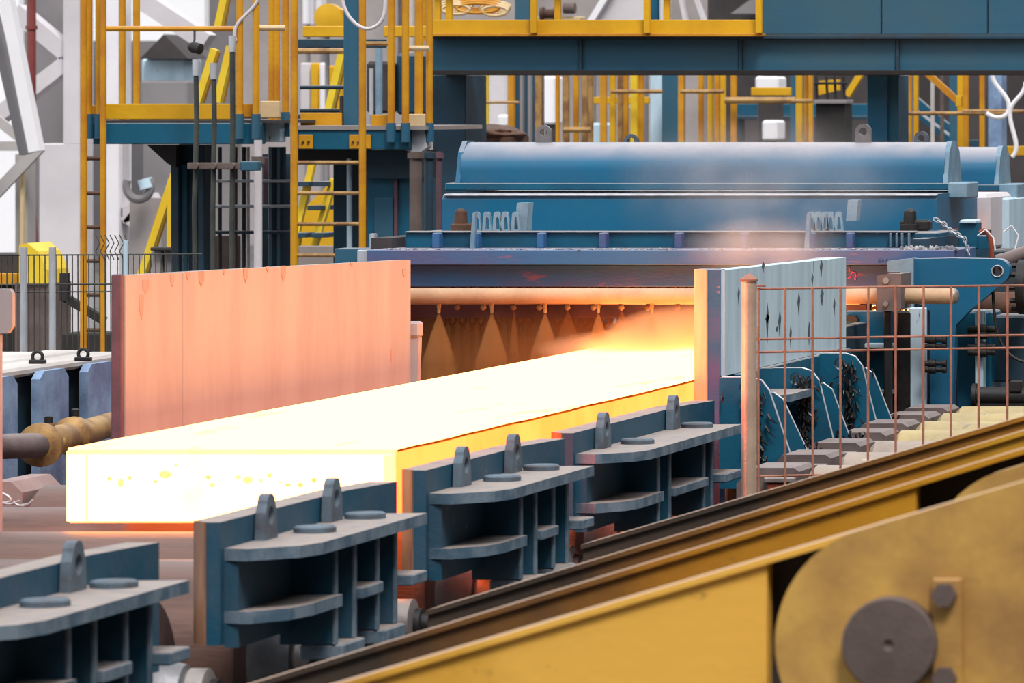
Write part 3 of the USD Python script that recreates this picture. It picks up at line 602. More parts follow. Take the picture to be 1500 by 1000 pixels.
# bracket plate with round end, columns and bolts to the right
bk = thing('pivot_bracket', 'blue bracket plate with rounded end and round hole above the pipe end', 'bracket', (XP(1400, 25.3), 25.3, 0))
Yb = 25.74
arc = [(1461 + 18 * math.cos(a), 397 - 18 * math.sin(a)) for a in np.linspace(math.pi / 2, -.9, 12)]
bkp = obj('plate', pprism([(1338, 379), (1395, 378)] + arc + [(1420, 455), (1400, 476), (1394, 610), (1362, 640), (1362, 455), (1338, 440)], Yb, .09, [(1461, 397, 8)]), 'blue_cover', bk)
obj('hole_rim', tube([W(1461 + 8.3 * math.cos(a), 397 + 8.3 * math.sin(a), Yb - .002) for a in np.linspace(0, 2 * math.pi, 25)], .0035, 6, False), 'galvanised', bkp, 60, label='bare metal rim of the hole')
obj('column', box(XP(1338, 25.8), XP(1362, 25.8), 25.68, 25.735, 0, ZP(450, 25.7), .006), 'blue_pale', bk, label='pale blue worn column')
obj('foot', box(XP(1362, 25.8), XP(1398, 25.8), 25.74, 25.85, 0, ZP(600, 25.8), .006), 'blue', bk)
obj('upper_pad', pprism([(1300, 382), (1338, 378), (1338, 452), (1316, 452), (1316, 400), (1300, 398)], 25.72, .1), 'blue_lug', bk, label='pale pad with dark smears above the clamp')
for py in (498, 507, 532, 541):
    obj('stud_bolt', lathe(W(1352, py, 25.60), (1, .0, 0), [(0, .014), (.03, .014), (.031, .02), (.06, .02), (.061, .012), (.09, .012), (.091, .018), (.11, .018)], 10), 'black', bk, 40)
rm = thing('side_machine', 'dark blue machine side with bolts and cable at the right edge behind the fence', 'machine', (XP(1450, 26), 26.0, 0))
obj('panel', pbox(1400, 1452, 456, 605, 26.0, .3, .01), 'blue', rm); obj('panel', pbox(1452, 1560, 462, 560, 26.1, .3, .01), 'blue_dark', rm)
obj('pale_post', pbox(1428, 1440, 455, 600, 25.9, .08, .004), 'blue_pale', rm)
obj('base', box(XP(1400, 26.), XP(1560, 26.), 26.02, 26.5, 0, ZP(590, 26.), .01), 'blue_dark', rm)
for py in (482, 490, 508, 516):
    obj('stud_bolt', lathe(W(1418, py, 25.88), (1, 0, 0), [(0, .016), (.05, .016), (.051, .024), (.09, .024), (.091, .014), (.13, .014)], 10), 'black', rm, 40)
obj('cable', tube(curve([W(*q, 25.8) for q in ((1455, 380), (1455, 440), (1458, 470), (1466, 500), (1478, 518), (1500, 530), (1540, 536))]), .007, 8), 'black', rm, 40)
mo = thing('drive_motor', 'black shiny motor low behind the fence at the right edge', 'motor', W(1470, 592, 25.6))
obj('body', lathe(W(1428, 580, 25.6), (1, 0, 0), [(0, .03), (.01, .045), (.35, .045)], 20), 'black', mo, 40); obj('flange', lathe(W(1425, 580, 25.6), (1, 0, 0), [(0, .06), (.02, .06)], 20), 'black', mo, 40)
obj('terminal_box', pbox(1478, 1496, 558, 575, 25.55, .08, .006), 'black', mo); obj('foot', box(XP(1430, 25.6), XP(1530, 25.6), 25.56, 25.68, 0, ZP(590, 25.6)), 'black', mo)
dp = thing('dark_pipe', 'thick dark brown pipe with flange at the right edge above the fence', 'pipe', W(1490, 420, 25.9))
obj('pipe', tube([W(1418, 450, 26.55), W(1600, 450, 26.55)], .075, 20), 'valve_brown', dp, 40); obj('elbow', tube([W(1462, 385, 26.0), W(1480, 380, 26.0), W(1500, 372, 26.0), W(1560, 370, 26.0)], .04, 16), 'housing', dp, 40)
obj('flange', lathe(W(1493, 420, 25.9), (1, 0, 0), [(0, .13), (.04, .13)], 24), 'black', dp, 40)
for k in range(5):
    a = -1.2 + .6 * k
    obj('flange_bolt', lathe(W(1493, 420, 25.9) + [-.03, -.11 * math.cos(a), .11 * math.sin(a)], (1, 0, 0), [(0, .014), (.04, .014)], 6), 'black', dp)
bp = thing('bolted_plate', 'blue plate with round dark bolt recesses behind the fence below the pipe', 'plate', (XP(1280, 26.), 25.9, 0))
obj('plate', box(XP(1238, 25.9), XP(1345, 25.9), 25.9, 25.96, 0, ZP(455, 25.9), .005), 'blue', bp)
for a in (1272, 1306):
    for b in (520, 549):
        obj('recess', lathe(W(a, b, 25.9) + [0, .01, 0], (0, -1, 0), [(0, .028), (.016, .03), (.018, .022)], 20), 'maroon', bp, 40)
obj('bar', pbox(1248, 1320, 503, 510, 25.82, .08), 'blue_pale', bp); obj('bar', pbox(1262, 1312, 571, 577, 25.82, .08), 'blue_pale', bp)
cpst = obj('crusted_post', [box(XP(1314, 25.7), XP(1338, 25.7), 25.68, 25.76, 0, ZP(455, 25.7), .01)], 'grease', None, label='black crusted post under the pipe clamp', cat='post')
gk = obj('gasket_frame', pprism([(1238, 462), (1252, 462), (1256, 468), (1256, 640), (1249, 640), (1249, 470), (1238, 470)], 25.84, .06), 'black', None, label='black rubber frame corner beside the pale guide plate', cat='seal')

# header pipe, clamp, nozzles
YH = 25.5
hp = thing('spray_header', 'orange-lit water header pipe with spray nozzles across the slab', 'spray pipe', W(1000, 445, YH))
rH = 11.5 * YH / F
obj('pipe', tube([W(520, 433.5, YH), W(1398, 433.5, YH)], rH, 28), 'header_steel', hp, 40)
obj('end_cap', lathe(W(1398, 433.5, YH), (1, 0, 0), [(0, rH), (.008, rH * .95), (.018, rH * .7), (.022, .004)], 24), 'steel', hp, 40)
BIG = (643, 720.5, 798.5, 876.5, 955, 1033)
for px in BIG:
    obj('nozzle', lathe(W(px, 443, YH), (0, 0, -1), [(0, .010), (.025, .010), (.026, .008), (.045, .008), (.050, .006)], 12), 'gold_brown', hp, 40)
pc = thing('pipe_clamp', 'square dark steel clamp block holding the header pipe', 'clamp', W(1300, 455, YH))
obj('block', pprism([(1284, 404), (1300, 401), (1320, 401), (1320, 452), (1306, 456), (1284, 455)], YH - .12, .25), 'housing', pc)
obj('bolt_head', lathe(W(1298, 411, YH - .12), (0, -1, 0), [(0, .015), (.012, .015)], 12), 'steel', pc, 40); obj('bolt_head', lathe(W(1298, 445, YH - .12), (0, -1, 0), [(0, .012), (.012, .012)], 12), 'steel', pc, 40)
obj('top_bolt', lathe(W(1310, 404, YH), (0, 0, 1), [(0, .03), (.02, .03)], 6), 'housing', pc)
obj('stand', box(XP(1296, YH), XP(1306, YH), YH - .03, YH + .03, 0, ZP(455, YH), .005), 'black', pc)
YH2 = 26.1
hb = thing('rear_spray_header', 'second water header behind the first, only its small nozzles showing', 'spray pipe', W(1000, 450, YH2))
obj('pipe', tube([W(560, 437, YH2), W(1260, 437, YH2)], 9 * YH2 / F, 20), 'header_steel', hb, 40)
SM = (671, 709, 753, 791, 832, 870, 911, 950, 993)
for px in SM:
    obj('nozzle', lathe(W(px, 442, YH2), (0, -.5, -1), [(0, .010), (.02, .011), (.030, .015), (.038, .011), (.044, .005)], 10), 'gold_brown', hb, 40)

# spray fans
def fan(px, py, Y, zb, wx, wy, matn, label, group):
    a = W(px, py, Y); h = a[2] - zb; rings = []
    n = 20; an = np.arange(n) * 2 * np.pi / n
    lv = [(0, .012), (.25, .30), (.6, .66), (1, 1.0)]
    v = np.vstack([np.c_[a[0] + np.cos(an) * (wx * s + .004), a[1] + np.sin(an) * (wy * s + .004), np.full(n, a[2] - h * q)] for q, s in lv])
    f = []
    for i in range(len(lv) - 1):
        for j in range(n):
            k = (j + 1) % n
            f += [[i*n+j, (i+1)*n+k, i*n+k], [i*n+j, (i+1)*n+j, (i+1)*n+k]]
    v = np.vstack([v, a, [a[0], a[1], zb]]); L = (len(lv) - 1) * n
    for j in range(n):
        k = (j + 1) % n
        f += [[len(v)-2, j, k], [len(v)-1, L + k, L + j]]
    obj('spray_cone', trimesh.Trimesh(v, f, process=False), matn, None, label=label, cat='water spray', group=group)
names = ['leftmost large water spray cone, beside the pink guide plate', 'second large water spray cone from the left', 'third large water spray cone, in the middle of the row', 'fourth large water spray cone over the glowing mist', 'fifth large water spray cone near the right guide plate']
for k, px in enumerate(BIG[:5]):
    on = XP(px, YH) > X0 - .02
    zb = 1.262 if on else 1.06
    h = ZP(460, YH) - zb
    fan(px, 459, YH, zb, .31 * h, .13 * h + .01, 'spray', names[k], 'large spray cones under the header')
for k, (px, nm) in enumerate(((753, 'thin narrow water jet between the second and third large cones'), (832, 'faint small spray between the third and fourth large cones'), (911, 'faint small spray between the fourth and fifth large cones'), (993, 'faint small spray right of the fifth large cone'))):
    on = XP(px, YH2) > X0 - .02
    zb = 1.262 if on else 1.1
    h = ZP(455, YH2) - zb
    fan(px, 456, YH2 - .03, zb, (.10 if k == 0 else .36) * h, .12 * h, 'spray_thin', nm, 'small sprays of the rear header')

# chain curtain inside
cu = []
rr = random.Random(5)
for k in range(52):
    x = -7.05 + 2.4 * k / 51; y = 26.75 + rr.uniform(-.03, .03)
    z = 1.5
    while z > (1.28 if X0 - .05 < x < X1 + .05 else 1.06):
        w = .016
        cu.append(tube([(x + w * math.cos(q) * (1 if (int(z * 100) % 2) else .5), y + w * math.sin(q) * .5, z + .026 * math.sin(q)) for q in np.linspace(0, 2 * math.pi, 9)], .007, 5, False)); z -= .042
obj('chain_curtain', cu, 'chain_glow_brown', None, 50, kind='stuff', label='dark curtain of hanging chains inside the descaler opening', cat='chain curtain')

# mist and steam
def blob(c, s, seed, n=3, amp=.25):
    m = trimesh.creation.icosphere(n, 1.0)
    k = meshkit.fbm(m.vertices * 1.7 + 10 * seed, 3, seed)
    m.vertices *= (1 + amp * (k - .5) * 2)[:, None]
    m.apply_scale(s); m.apply_translation(c); return m
for k, (px, py, Y, sz, dn, lab) in enumerate(((915, 508, 25.6, (.40, .7, .085), 9, 'glowing mist where the sprays hit the slab, left part'), (1000, 492, 25.7, (.36, .7, .15), 12, 'bright mist over the slab beside the right guide plate'), (790, 525, 26.1, (.75, .8, .26), 1.6, 'thin mist, slab orange put into its colour, at the left edge of the slab under the sprays'))):
    c = W(px, py, Y); vapour('mist_%d' % k, (.98, .64, .38) if k < 2 else (1., .42, .14), dn, .2, c, sz, (6, .25, .6))  # mist colour carries the slab's orange glow
    obj('water_mist', blob(c, sz, k + 1, 3, .05), 'mist_%d' % k, None, label=lab, cat='mist', kind='stuff')
for k, (px, py, Y, sz, dn, lab) in enumerate(((1120, 268, 26.0, (.75, .4, .36), 1.3, 'pale bluish steam drifting over the right half of the hood'), (1120, 362, 25.3, (.42, .22, .16), 3.0, 'pinkish steam rising behind the right guide plate'))):
    c = W(px, py, Y); vapour('steam_%d' % k, (.95, .97, 1.0), dn, .2, c, sz, (4, .3, .65))
    obj('steam_cloud', blob(c, sz, k + 7, 3, .05), 'steam_%d' % k, None, label=lab, cat='steam', kind='stuff')

# ------------------------------------------------------------------ left: drive side
dg = thing('drive_guard', 'drive guard with dusty grey lid and pale blue fins left of the pink plate', 'machine guard', (-7.8, 22, 0))
for k in range(7):
    x0 = -7.33 - .19 * k
    obj('lid_strip', box(x0 - .185, x0, 20.2, 22.9, 1.318 + .006 * (k % 2), 1.356 + .006 * (k % 2), .012), 'lid_grey', dg)
obj('body', box(-8.5, -7.37, 20.3, 22.8, 0, 1.315), 'blue_dark', dg)
for px0, px1 in ((-60, -12), (-14, 22), (55, 97), (125, 165)):
    y0, y1 = YX(px0, -7.3), YX(px1, -7.3)
    obj('fin', prism_yz([(y0, .75), (y1, .75), (y1, 1.30), (y1 - .05, 1.335), (y0 + .05, 1.335), (y0, 1.305)], -7.325, -7.29), 'blue_fin', dg)
for px, py in ((55, 531), (122, 527)):
    Y = 1.04 * F / (py - CY)
    c = np.array([XP(px, Y), Y, 1.362])
    obj('lifting_eye', [tube([c + [.020 * math.cos(q), 0, .022 + .020 * math.sin(q)] for q in np.linspace(0, 2 * math.pi, 17)], .007, 8, False), box(c[0] - .032, c[0] + .032, Y - .015, Y + .015, 1.356, 1.372, .003)], 'black', dg, 40)
sv = thing('scale_shavings', 'few pale curled scale shavings on the rollers at the left edge', 'metal shavings', W(22, 742, 18.75))
for pts in (((-10, 728), (8, 724), (16, 731), (4, 736)), ((0, 734), (14, 738), (28, 733)), ((20, 735), (34, 741), (48, 732)), ((26, 741), (40, 738))):
    obj('shaving', tube(curve([W(a, b, 18.72) for a, b in pts], 12), .004, 5), 'galvanised', sv, 40)
sd = thing('drive_spindle', 'golden brown universal joint spindle at the left of the slab', 'drive shaft', W(70, 660, 21.0))
p0, p1, p2 = W(-40, 655, 20.6), W(58, 652, 21.0), W(175, 618, 22.2)
obj('shaft', tube([p0, p1], .048, 20), 'housing', sd, 40)
d = (p2 - p1) / np.linalg.norm(p2 - p1)
obj('yoke', lathe(p1 - d * .02, d, [(0, .05), (.02, .085), (.05, .085), (.07, .05), (.11, .045)], 20), 'gold_brown', sd, 35)
obj('cross', [tube([p1 + d * .13 + [0, 0, -.07], p1 + d * .13 + [0, 0, .075]], .024, 12), tube([p1 + d * .13 + [-.03, -.06, 0], p1 + d * .13 + [.03, .06, 0]], .024, 12)], 'gold_brown', sd, 40)
obj('grease_cap', lathe(p1 + d * .13 + [0, 0, .07], (0, 0, 1), [(0, .016), (.03, .016), (.034, .008)], 12), 'black', sd, 40)
obj('tube', lathe(p1 + d * .15, d, [(0, .04), (.06, .06), (.28, .055), (.30, .075), (.36, .075), (.38, .05), (.7, .05), (1.1, .05)], 20), 'gold_brown', sd, 35)
obj('grease_cap', lathe(p1 + d * .52 + [0, 0, .06], (0, 0, 1), [(0, .016), (.04, .016), (.044, .008)], 12), 'black', sd, 40)
gp = thing('guide_post', 'pink-lit post with eight-sided head cut by the left edge of the picture', 'post', (-6.45, 18.6, 0))
Yg = 18.6
hx = XP(18, Yg)
o = [(hx - .17, .19), (hx - .13, .155)]
obj('head', prism_xz([(XP(14, Yg), ZP(423, Yg)), (XP(18, Yg), ZP(430, Yg)), (XP(18, Yg), ZP(478, Yg)), (XP(11, Yg), ZP(488, Yg)), (XP(-50, Yg), ZP(488, Yg)), (XP(-60, Yg), ZP(478, Yg)), (XP(-60, Yg), ZP(430, Yg)), (XP(-50, Yg), ZP(423, Yg))][::-1], Yg, Yg + .03), 'guide_plate', gp)
obj('shank', box(XP(-46, Yg), XP(0, Yg), Yg, Yg + .03, 0, ZP(488, Yg), .006), 'guide_plate', gp)

# ------------------------------------------------------------------ upper girder and walkway
YG = 33.0
gd = thing('platform_girder', 'long blue girder of welded panels above the hood', 'girder', W(1100, 110, YG))
bx = [632, 849, 1084, 1314, 1620]
for a, b in zip(bx[:-1], bx[1:]):
    obj('web_panel', pbox(a + 2, b - 2, 57, 104, YG, .06), 'blue_girder', gd); 
for a in bx[1:-1]:
    obj('stiffener', pbox(a - 2, a + 3, 56, 104, YG - .02, .1, .001), 'blue_dark', gd)
obj('top_flange', pbox(630, 1622, 52, 57, YG - .06, .4, .002), 'blue_dark', gd); obj('bottom_flange', pbox(630, 1622, 103, 110, YG - .06, .4, .002), 'black', gd)
obj('end_column', pbox(634, 682, 110, 420, YG + .3, .5), 'blue_dark', gd); 
for px in (1292, 1700):
    obj('column', pbox(px - 22, px + 8, 110, 420, YG + .25, .35), 'blue_cover', gd, label='bright blue column under the girder'); obj('column_side', pbox(px + 8, px + 24, 110, 420, YG + .27, .35), 'blue', gd)
en = thing('sheet_enclosure', 'blue sheet-metal enclosure standing on the girder at the top right', 'enclosure', W(1300, 50, YG + .05))
for a, b in ((1116, 1290), (1292, 1446), (1448, 1640)):
    obj('panel', pbox(a, b, -40, 50, YG + .05, .06, .003), 'blue_girder', en)
obj('skirt', pbox(1116, 1640, 50, 53, YG + .0, .2, .001), 'blue_dark', en)
wk = thing('walkway_railing', 'bright yellow walkway toe board and posts on top of the blue girder', 'railing', W(900, 52, YG - .1))
for a, b in ((630, 777), (785, 943), (951, 1108)):
    obj('toe_board', pbox(a, b, 29, 51, YG - .1, .03), 'yellow_board', wk)
obj('toe_rim', pbox(630, 1116, 49, 53, YG - .13, .12, .002), 'yellow', wk)
for px, top in ((640, -30), (657, -30), (781, -30), (816, -30), (947, -30), (976, -30), (1111, -30)):
    obj('post', pbox(px - 4.5, px + 4.5, top, 49 if px in (781, 947, 1111) else 30, YG - .16 if px in (781, 947, 1111) else YG - .05, .04), 'yellow_board', wk)
obj('rail', rail(628, 1114, -22, 4, YG - .1), 'yellow_board', wk, 40)
for k, (px, py, s) in enumerate(((700, 12, 30), (725, 16, 18), (668, 14, 20))):
    obj('hose_coil', [tube([W(px + s * math.cos(q) * (1 + .1 * j), py + 7 * math.sin(q) - 3 * j, YG + .35 + .05 * j) for q in np.linspace(0, 2 * math.pi, 21)], .012, 6, False) for j in range(3)], 'beige' if k else 'yellow', None, 40, label=['yellow hose coil lying on the walkway behind the railing', 'short beige coil of hose next to the yellow coil', 'beige hose coil at the left end of the walkway'][k], cat='hose')

# ------------------------------------------------------------------ left access platforms
YP = 30.0
def stanchion(t, px, py_bot, Y, r=5.2, sock=36, top=-40):
    pp_ = obj('post', post(px, top, py_bot - sock + 3, r, Y, 12), 'yellow', t, 40); obj('socket', post(px, py_bot - sock, py_bot, r + 1.6, Y, 12), 'blue_girder', pp_, 40, label='blue socket of the post')
pa = thing('access_platform', 'left access platform with yellow toe board on a blue channel', 'platform', W(250, 215, YP))
obj('channel', pbox(136, 383, 180, 211, YP, .08), 'blue', pa); obj('deck', box(XP(136, YP), XP(405, YP), YP + .02, YP + 1.3, ZP(180, YP), ZP(176, YP)), 'dark_grey', pa)
obj('toe_board', pbox(150, 356, 152, 175, YP + .03, .02), 'yellow_board', pa); obj('toe_board', pbox(133, 152, 154, 176, YP + .03, .02), 'yellow', pa); obj('toe_board', pbox(356, 378, 152, 172, YP + .03, .02), 'yellow', pa)
for px in (130, 145, 351, 375): stanchion(pa, px, 203, YP - .03)
stanchion(pa, 418, 200, YP + .3)
for px in (179, 200, 398, 405): obj('post', post(px, -40, 176, 5, YP + 1.1, 12), 'yellow', pa, 40)
for py in (42, -28): obj('rail', rail(145, 351, py, 4, YP - .03), 'yellow', pa, 40)
obj('rail', rail(375, 418, 41, 4, YP + .1), 'beige', pa, 40)
obj('corner_plate', pbox(381, 409, 148, 173, YP + .2, .03), 'beige', pa, label='beige end plate'); obj('corner_box', pbox(382, 411, 176, 208, YP + .2, .1), 'blue_pale', pa)
obj('bracket', pprism([(215, 212), (258, 212), (258, 245), (246, 240)], YP + .3, .05), 'black', pa)
obj('column', [pbox(250, 262, 212, 400, YP + .4, .2), pbox(262, 290, 212, 400, YP + .48, .1), pbox(290, 299, 212, 400, YP + .4, .2)], 'blue_dark', pa)
obj('column_face', pbox(263, 274, 240, 400, YP + .45, .04), 'blue_girder', pa)
obj('column_base', box(XP(250, YP + .4), XP(299, YP + .4), YP + .4, YP + .6, 0, ZP(400, YP + .4)), 'blue_dark', pa)

def ladder(px0, px1, top, bot, rungs, Y, label, r=5.5, dy=0., foot=True):
    t = thing('ladder', label, 'ladder', W((px0 + px1) / 2, bot, Y))
    b0, b1 = W(px0, bot, Y), W(px1, bot, Y + dy)
    if foot: b0[2] = b1[2] = 0
    obj('stile', tube([W(px0, top, Y), b0], r * Y / F, 12), 'yellow', t, 40); obj('stile', tube([W(px1, top, Y + dy), b1], (r - .4) * Y / F, 12), 'yellow', t, 40)
    for py in rungs: obj('rung', tube([W(px0, py, Y), W(px1, py, Y + dy)], 2.9 * Y / F, 8), 'valve_brown' if dy else 'gold_brown', t, 40)
    return t
ladder(122.5, 151, -40, 512, (232, 283, 333, 382, 432, 483, 530, 580), YP - .2, 'narrow yellow ladder at the far left below the left platform', 5.2, .02)
ladder(431, 531, -40, 400, (238, 283, 328, 374), YP - .4, 'wide yellow ladder in front of the middle platform', 5.6)

pb = thing('access_platform', 'middle access platform with light box between the wide ladder and the girder', 'platform', W(540, 220, YP + .2))
Y2 = YP + .25
obj('channel', pbox(430, 600, 190, 219, Y2, .08), 'blue', pb); obj('deck', box(XP(425, Y2), XP(625, Y2), Y2 - .01, Y2 + 1.2, ZP(190, Y2), ZP(184, Y2)), 'warm_grey', pb)
obj('toe_board', pbox(440, 500, 165, 185, Y2 + .5, .02), 'yellow', pb); obj('toe_board', pbox(543, 570, 168, 190, Y2 + .05, .02), 'yellow', pb)
for a, b, bl_ in ((437, 458, (444, 452)), (511, 530, (517, 525)), (532, 543, ())):
    npl = obj('joint_plate', pbox(a, b, 197, 218, Y2 - .015, .012), 'yellow', pb, label='yellow plate on the blue channel')
    for q in bl_: obj('bolt', lathe(W(q, 208, Y2 - .015), (0, -1, 0), [(0, .008), (.01, .006)], 8), 'valve_brown', npl)
for px, yy in ((573, 0), (594, 0), (629, .1)): stanchion(pb, px, 208, Y2 - .03 + yy, 5.2, 28)
for px in (615, 612): obj('post', post(px, -40, 170, 4.6, Y2 + .8, 12), 'yellow', pb, 40)
obj('rail', rail(594, 629, 71, 4, Y2), 'beige', pb, 40); obj('rail', rail(532, 570, 64, 3.5, Y2 + .2), 'gold_brown', pb, 40)
obj('corner_plate', pbox(597, 622, 167, 189, Y2 + .02, .03), 'beige', pb, label='beige end plate'); obj('corner_box', pprism([(598, 190), (622, 190), (626, 215), (612, 226), (588, 218)], Y2 + .05, .1), 'galvanised', pb, label='light grey box under the beige plate')
obj('column', pbox(503, 524, -40, 190, Y2 + .55, .1), 'blue_girder', pb); obj('column', pbox(497, 503, 140, 190, Y2 + .6, .1), 'dark_grey', pb)
obj('under_beam', pbox(430, 530, 219, 236, Y2 + .3, .2), 'black', pb); obj('lower_column', pbox(488, 535, 236, 400, Y2 + .5, .3), 'blue_dark', pb); obj('pipe', post(512, 232, 400, 4, Y2 + .3), 'blue_pale', pb, 40)
obj('upper_beam', pbox(432, 560, 57, 70, Y2 + 1.2, .1), 'blue_dark', pb); obj('upper_rail', rail(432, 505, 75, 4, Y2 + 1.1), 'gold_brown', pb, 40)
obj('toe_board_upper', pbox(443, 505, 38, 54, Y2 + 1.4, .03), 'yellow_board', pb); obj('toe_board_upper', pbox(562, 632, 38, 54, Y2 + 1.4, .03), 'yellow_board', pb)
obj('base', box(XP(488, Y2 + .5), XP(535, Y2 + .5), Y2 + .5, Y2 + .8, 0, ZP(400, Y2 + .5)), 'blue_dark', pb)
for py in (128, 162): obj('cross_bar', rail(440, 505, py, 3, Y2 + 1.5), 'blue_dark', pb, 40)

mp = thing('blue_cabinet', 'blue cabinet with grey top strip behind the wide ladder, left of the descaler', 'cabinet', W(565, 385, YP + .4))
obj('body', pbox(537, 602, 256, 420, YP + .5, .5), 'blue', mp); obj('header', pbox(535, 606, 220, 262, YP + .45, .5), 'blue_dark', mp)
obj('seam', pbox(577, 582, 262, 420, YP + .48, .03, .001), 'maroon', mp); obj('door', pbox(548, 576, 290, 400, YP + .485, .02), 'blue_girder', mp)
obj('base', box(XP(537, 30.5), XP(602, 30.5), 30.5, 31., 0, ZP(420, 30.5)), 'blue_dark', mp)
for k, (px, r, m_, lab) in enumerate(((609, 9, 'pin_brown', 'dusty brown vertical pipe left of the descaler hood'), (628, 7, 'blue_dark', 'dark blue vertical pipe beside the brown one'), (643, 4, 'maroon', 'thin maroon vertical pipe at the left end of the hood'))):
    pp = thing('vertical_pipe', lab, 'pipe', W(px, 340, 29.2 + .1 * k)); 
    obj('tube', tube([W(px, 222, 29.2 + .1 * k), (*W(px, 340, 29.2 + .1 * k)[:2], 0)], r * 29.2 / F, 16), m_, pp, 40); obj('collar', lathe(W(px, 232, 29.2 + .1 * k), (0, 0, 1), [(0, (r + 3) * 29.2 / F), (.03, (r + 3) * 29.2 / F)], 16), m_, pp, 40)
for k, (a, b, lab) in enumerate(((538, 580, 'small blue box with a light grey half at the foot of the wide ladder'),)):
    sb = thing('small_box', lab, 'box', W(560, 386, 28.6)); obj('case', pbox(490, 536, 364, 390, 28.6, .2), 'blue_girder', sb); obj('light_case', pbox(523, 548, 366, 390, 28.55, .2), 'galvanised', sb); obj('foot', box(XP(490, 28.6), XP(548, 28.6), 28.6, 28.8, 0, ZP(390, 28.6)), 'blue_dark', sb)
    obj('spout', pbox(541, 549, 342, 380, 28.5, .05), 'galvanised', sb)

# hoses and couplings under the left platform
for k, (px, c0, m_, lab) in enumerate(((287, 95, 'hose', 'dark hose hanging from the spotlight at the left platform'), (313, 100, 'hose', 'dark green hose in the middle of three at the left platform'), (340, 60, 'hose', 'dark green hose, right of three at the left platform'))):
    hs = thing('hanging_hose', lab, 'hose', W(px, 250, 29.4))
    obj('hose', tube([W(px, c0, 29.4), W(px + 1, 180, 29.4), W(px - 2 + k, 300, 29.4), W(px - 1, 420, 29.4)], 3.6 * 29.4 / F, 10), m_, hs, 40)
    obj('coupling', post(px, c0 - 8, c0 + 16, 5, 29.4), 'galvanised', hs, 40)
    if k == 0: obj('lower_tail', tube([W(px - 1, 420, 29.4), (*W(px - 1, 420, 29.4)[:2], 0)], .012, 8), m_, hs, 40)
cb = thing('hose_clamp_bar', 'brown clamp bar joining the three hoses below the left platform', 'clamp bar', W(315, 243, 29.35))
obj('bar', pbox(274, 352, 238, 248, 29.36, .04), 'pin_brown', cb); 
for px in (287, 313, 340): obj('clip', lathe(W(px, 243, 29.36), (0, -1, 0), [(0, .02), (.02, .016)], 12), 'pin_brown', cb, 40)
obj('end_box', pbox(352, 378, 236, 250, 29.36, .06), 'blue_girder', cb)
lg = thing('spotlight', 'small black lamp hanging under the top rail of the left platform', 'lamp', W(285, 75, 29.8))
obj('housing', lathe(W(278, 68, 29.8), (.9, -.3, -.2), [(0, .02), (.02, .03), (.07, .03), (.075, .02)], 14), 'black', lg, 40); obj('bracket', tube([W(285, 43, 29.97), W(285, 58, 29.9), W(282, 70, 29.8)], .006, 6), 'black', lg, 40)
vp = thing('pale_pipe', 'pale vertical pipe under the corner box of the left platform', 'pipe', W(378, 390, 29.6))
obj('tube', tube([W(378, 205, 29.6), (*W(378, 390, 29.6)[:2], 0)], 6 * 29.6 / F, 16), 'grey_white', vp, 40); obj('collar', lathe(W(378, 240, 29.6), (0, 0, 1), [(0, .035), (.04, .035)], 16), 'pin_brown', vp, 40)
for k, (pts, lab) in enumerate((([(500, -20), (505, 12), (520, 34), (538, 42), (556, 34), (564, 12), (566, -20)], 'pale cable loop hanging in front of the blue column'), ([(345, 60), (352, 30), (362, 20), (373, 8), (375, -28)], 'pale cable beside the left platform posts'))):
    obj('cable', tube(curve([W(a, b, 29.95 if k else 29.3) for a, b in pts]), 2.6 * 29.3 / F, 8), 'grey_white', None, 40, label=lab, cat='cable')
ck = thing('cooling_rack', 'dark rack of pipes and rungs between the hoses and the wide ladder', 'pipe rack', W(370, 390, 31.2))
for px, m_ in ((322, 'dark_grey'), (345, 'pin_brown'), (357, 'dark_grey'), (363, 'grey_white'), (400, 'blue_dark'), (412, 'blue_dark')):
    obj('upright', tube([W(px, 215, 31.2), (*W(px, 400, 31.2)[:2], 0)], (3 if m_ != 'blue_dark' else 7) * 31.2 / F, 8), m_, ck, 40)
for py in (265, 302, 340): obj('cross_bar', rail(300, 428, py, 2.4, 31.15), 'galvanised' if py < 330 else 'blue_dark', ck, 40)
obj('panel', pbox(302, 345, 345, 400, 31.4, .1), 'pin_brown', ck); obj('panel', pbox(380, 428, 225, 400, 31.5, .1), 'blue_dark', ck); obj('panel', pbox(385, 400, 230, 300, 31.45, .04), 'maroon', ck)
obj('flag', pprism([(305, 255), (312, 262), (312, 330), (304, 335)], 31.0, .02), 'grey_white', ck)

# stair between the ladders
st = thing('yellow_stair', 'bright yellow stair with blue treads behind the wide ladder', 'stair', W(460, 390, 33.5))
for a in ((432, 345, 456, 240), (452, 385, 488, 262), (428, 395, 436, 340)): obj('stringer', bar(*a, 9, 33.5, .05), 'yellow_bright', st)
obj('riser_panel', pprism([(436, 400), (436, 325), (450, 300), (490, 262), (490, 400)], 34.1, .05), 'yellow_board', st)
for px, py in ((445, 270), (470, 270), (462, 305), (440, 345), (468, 345)): obj('tread', pbox(px - 12, px + 8, py - 4, py + 3, 33.4, .3, .002), 'blue_dark', st)
obj('foot_panel', pbox(437, 492, 360, 420, 33.3, .05), 'warm_grey', st); obj('base', box(XP(437, 34.), XP(490, 34.), 34., 34.2, 0, ZP(400, 34.)), 'dark_grey', st)
o = thing('far_yellow_stair', 'bright yellow slanting stair stringers seen behind the left platform and its hoses', 'stair', W(270, 400, 34.5))
for a in ((205, 405, 254, 255), (288, 150, 313, 72), (317, 150, 336, 68), (318, 40, 331, -20), (478, 170, 500, 75)):
    obj('stringer', bar(*a, 10, 34.5, .06), 'yellow_bright', o); obj('stringer_edge', bar(a[0] + 7, a[1], a[2] + 5, a[3] + 4, 4, 34.6, .05), 'yellow', o)
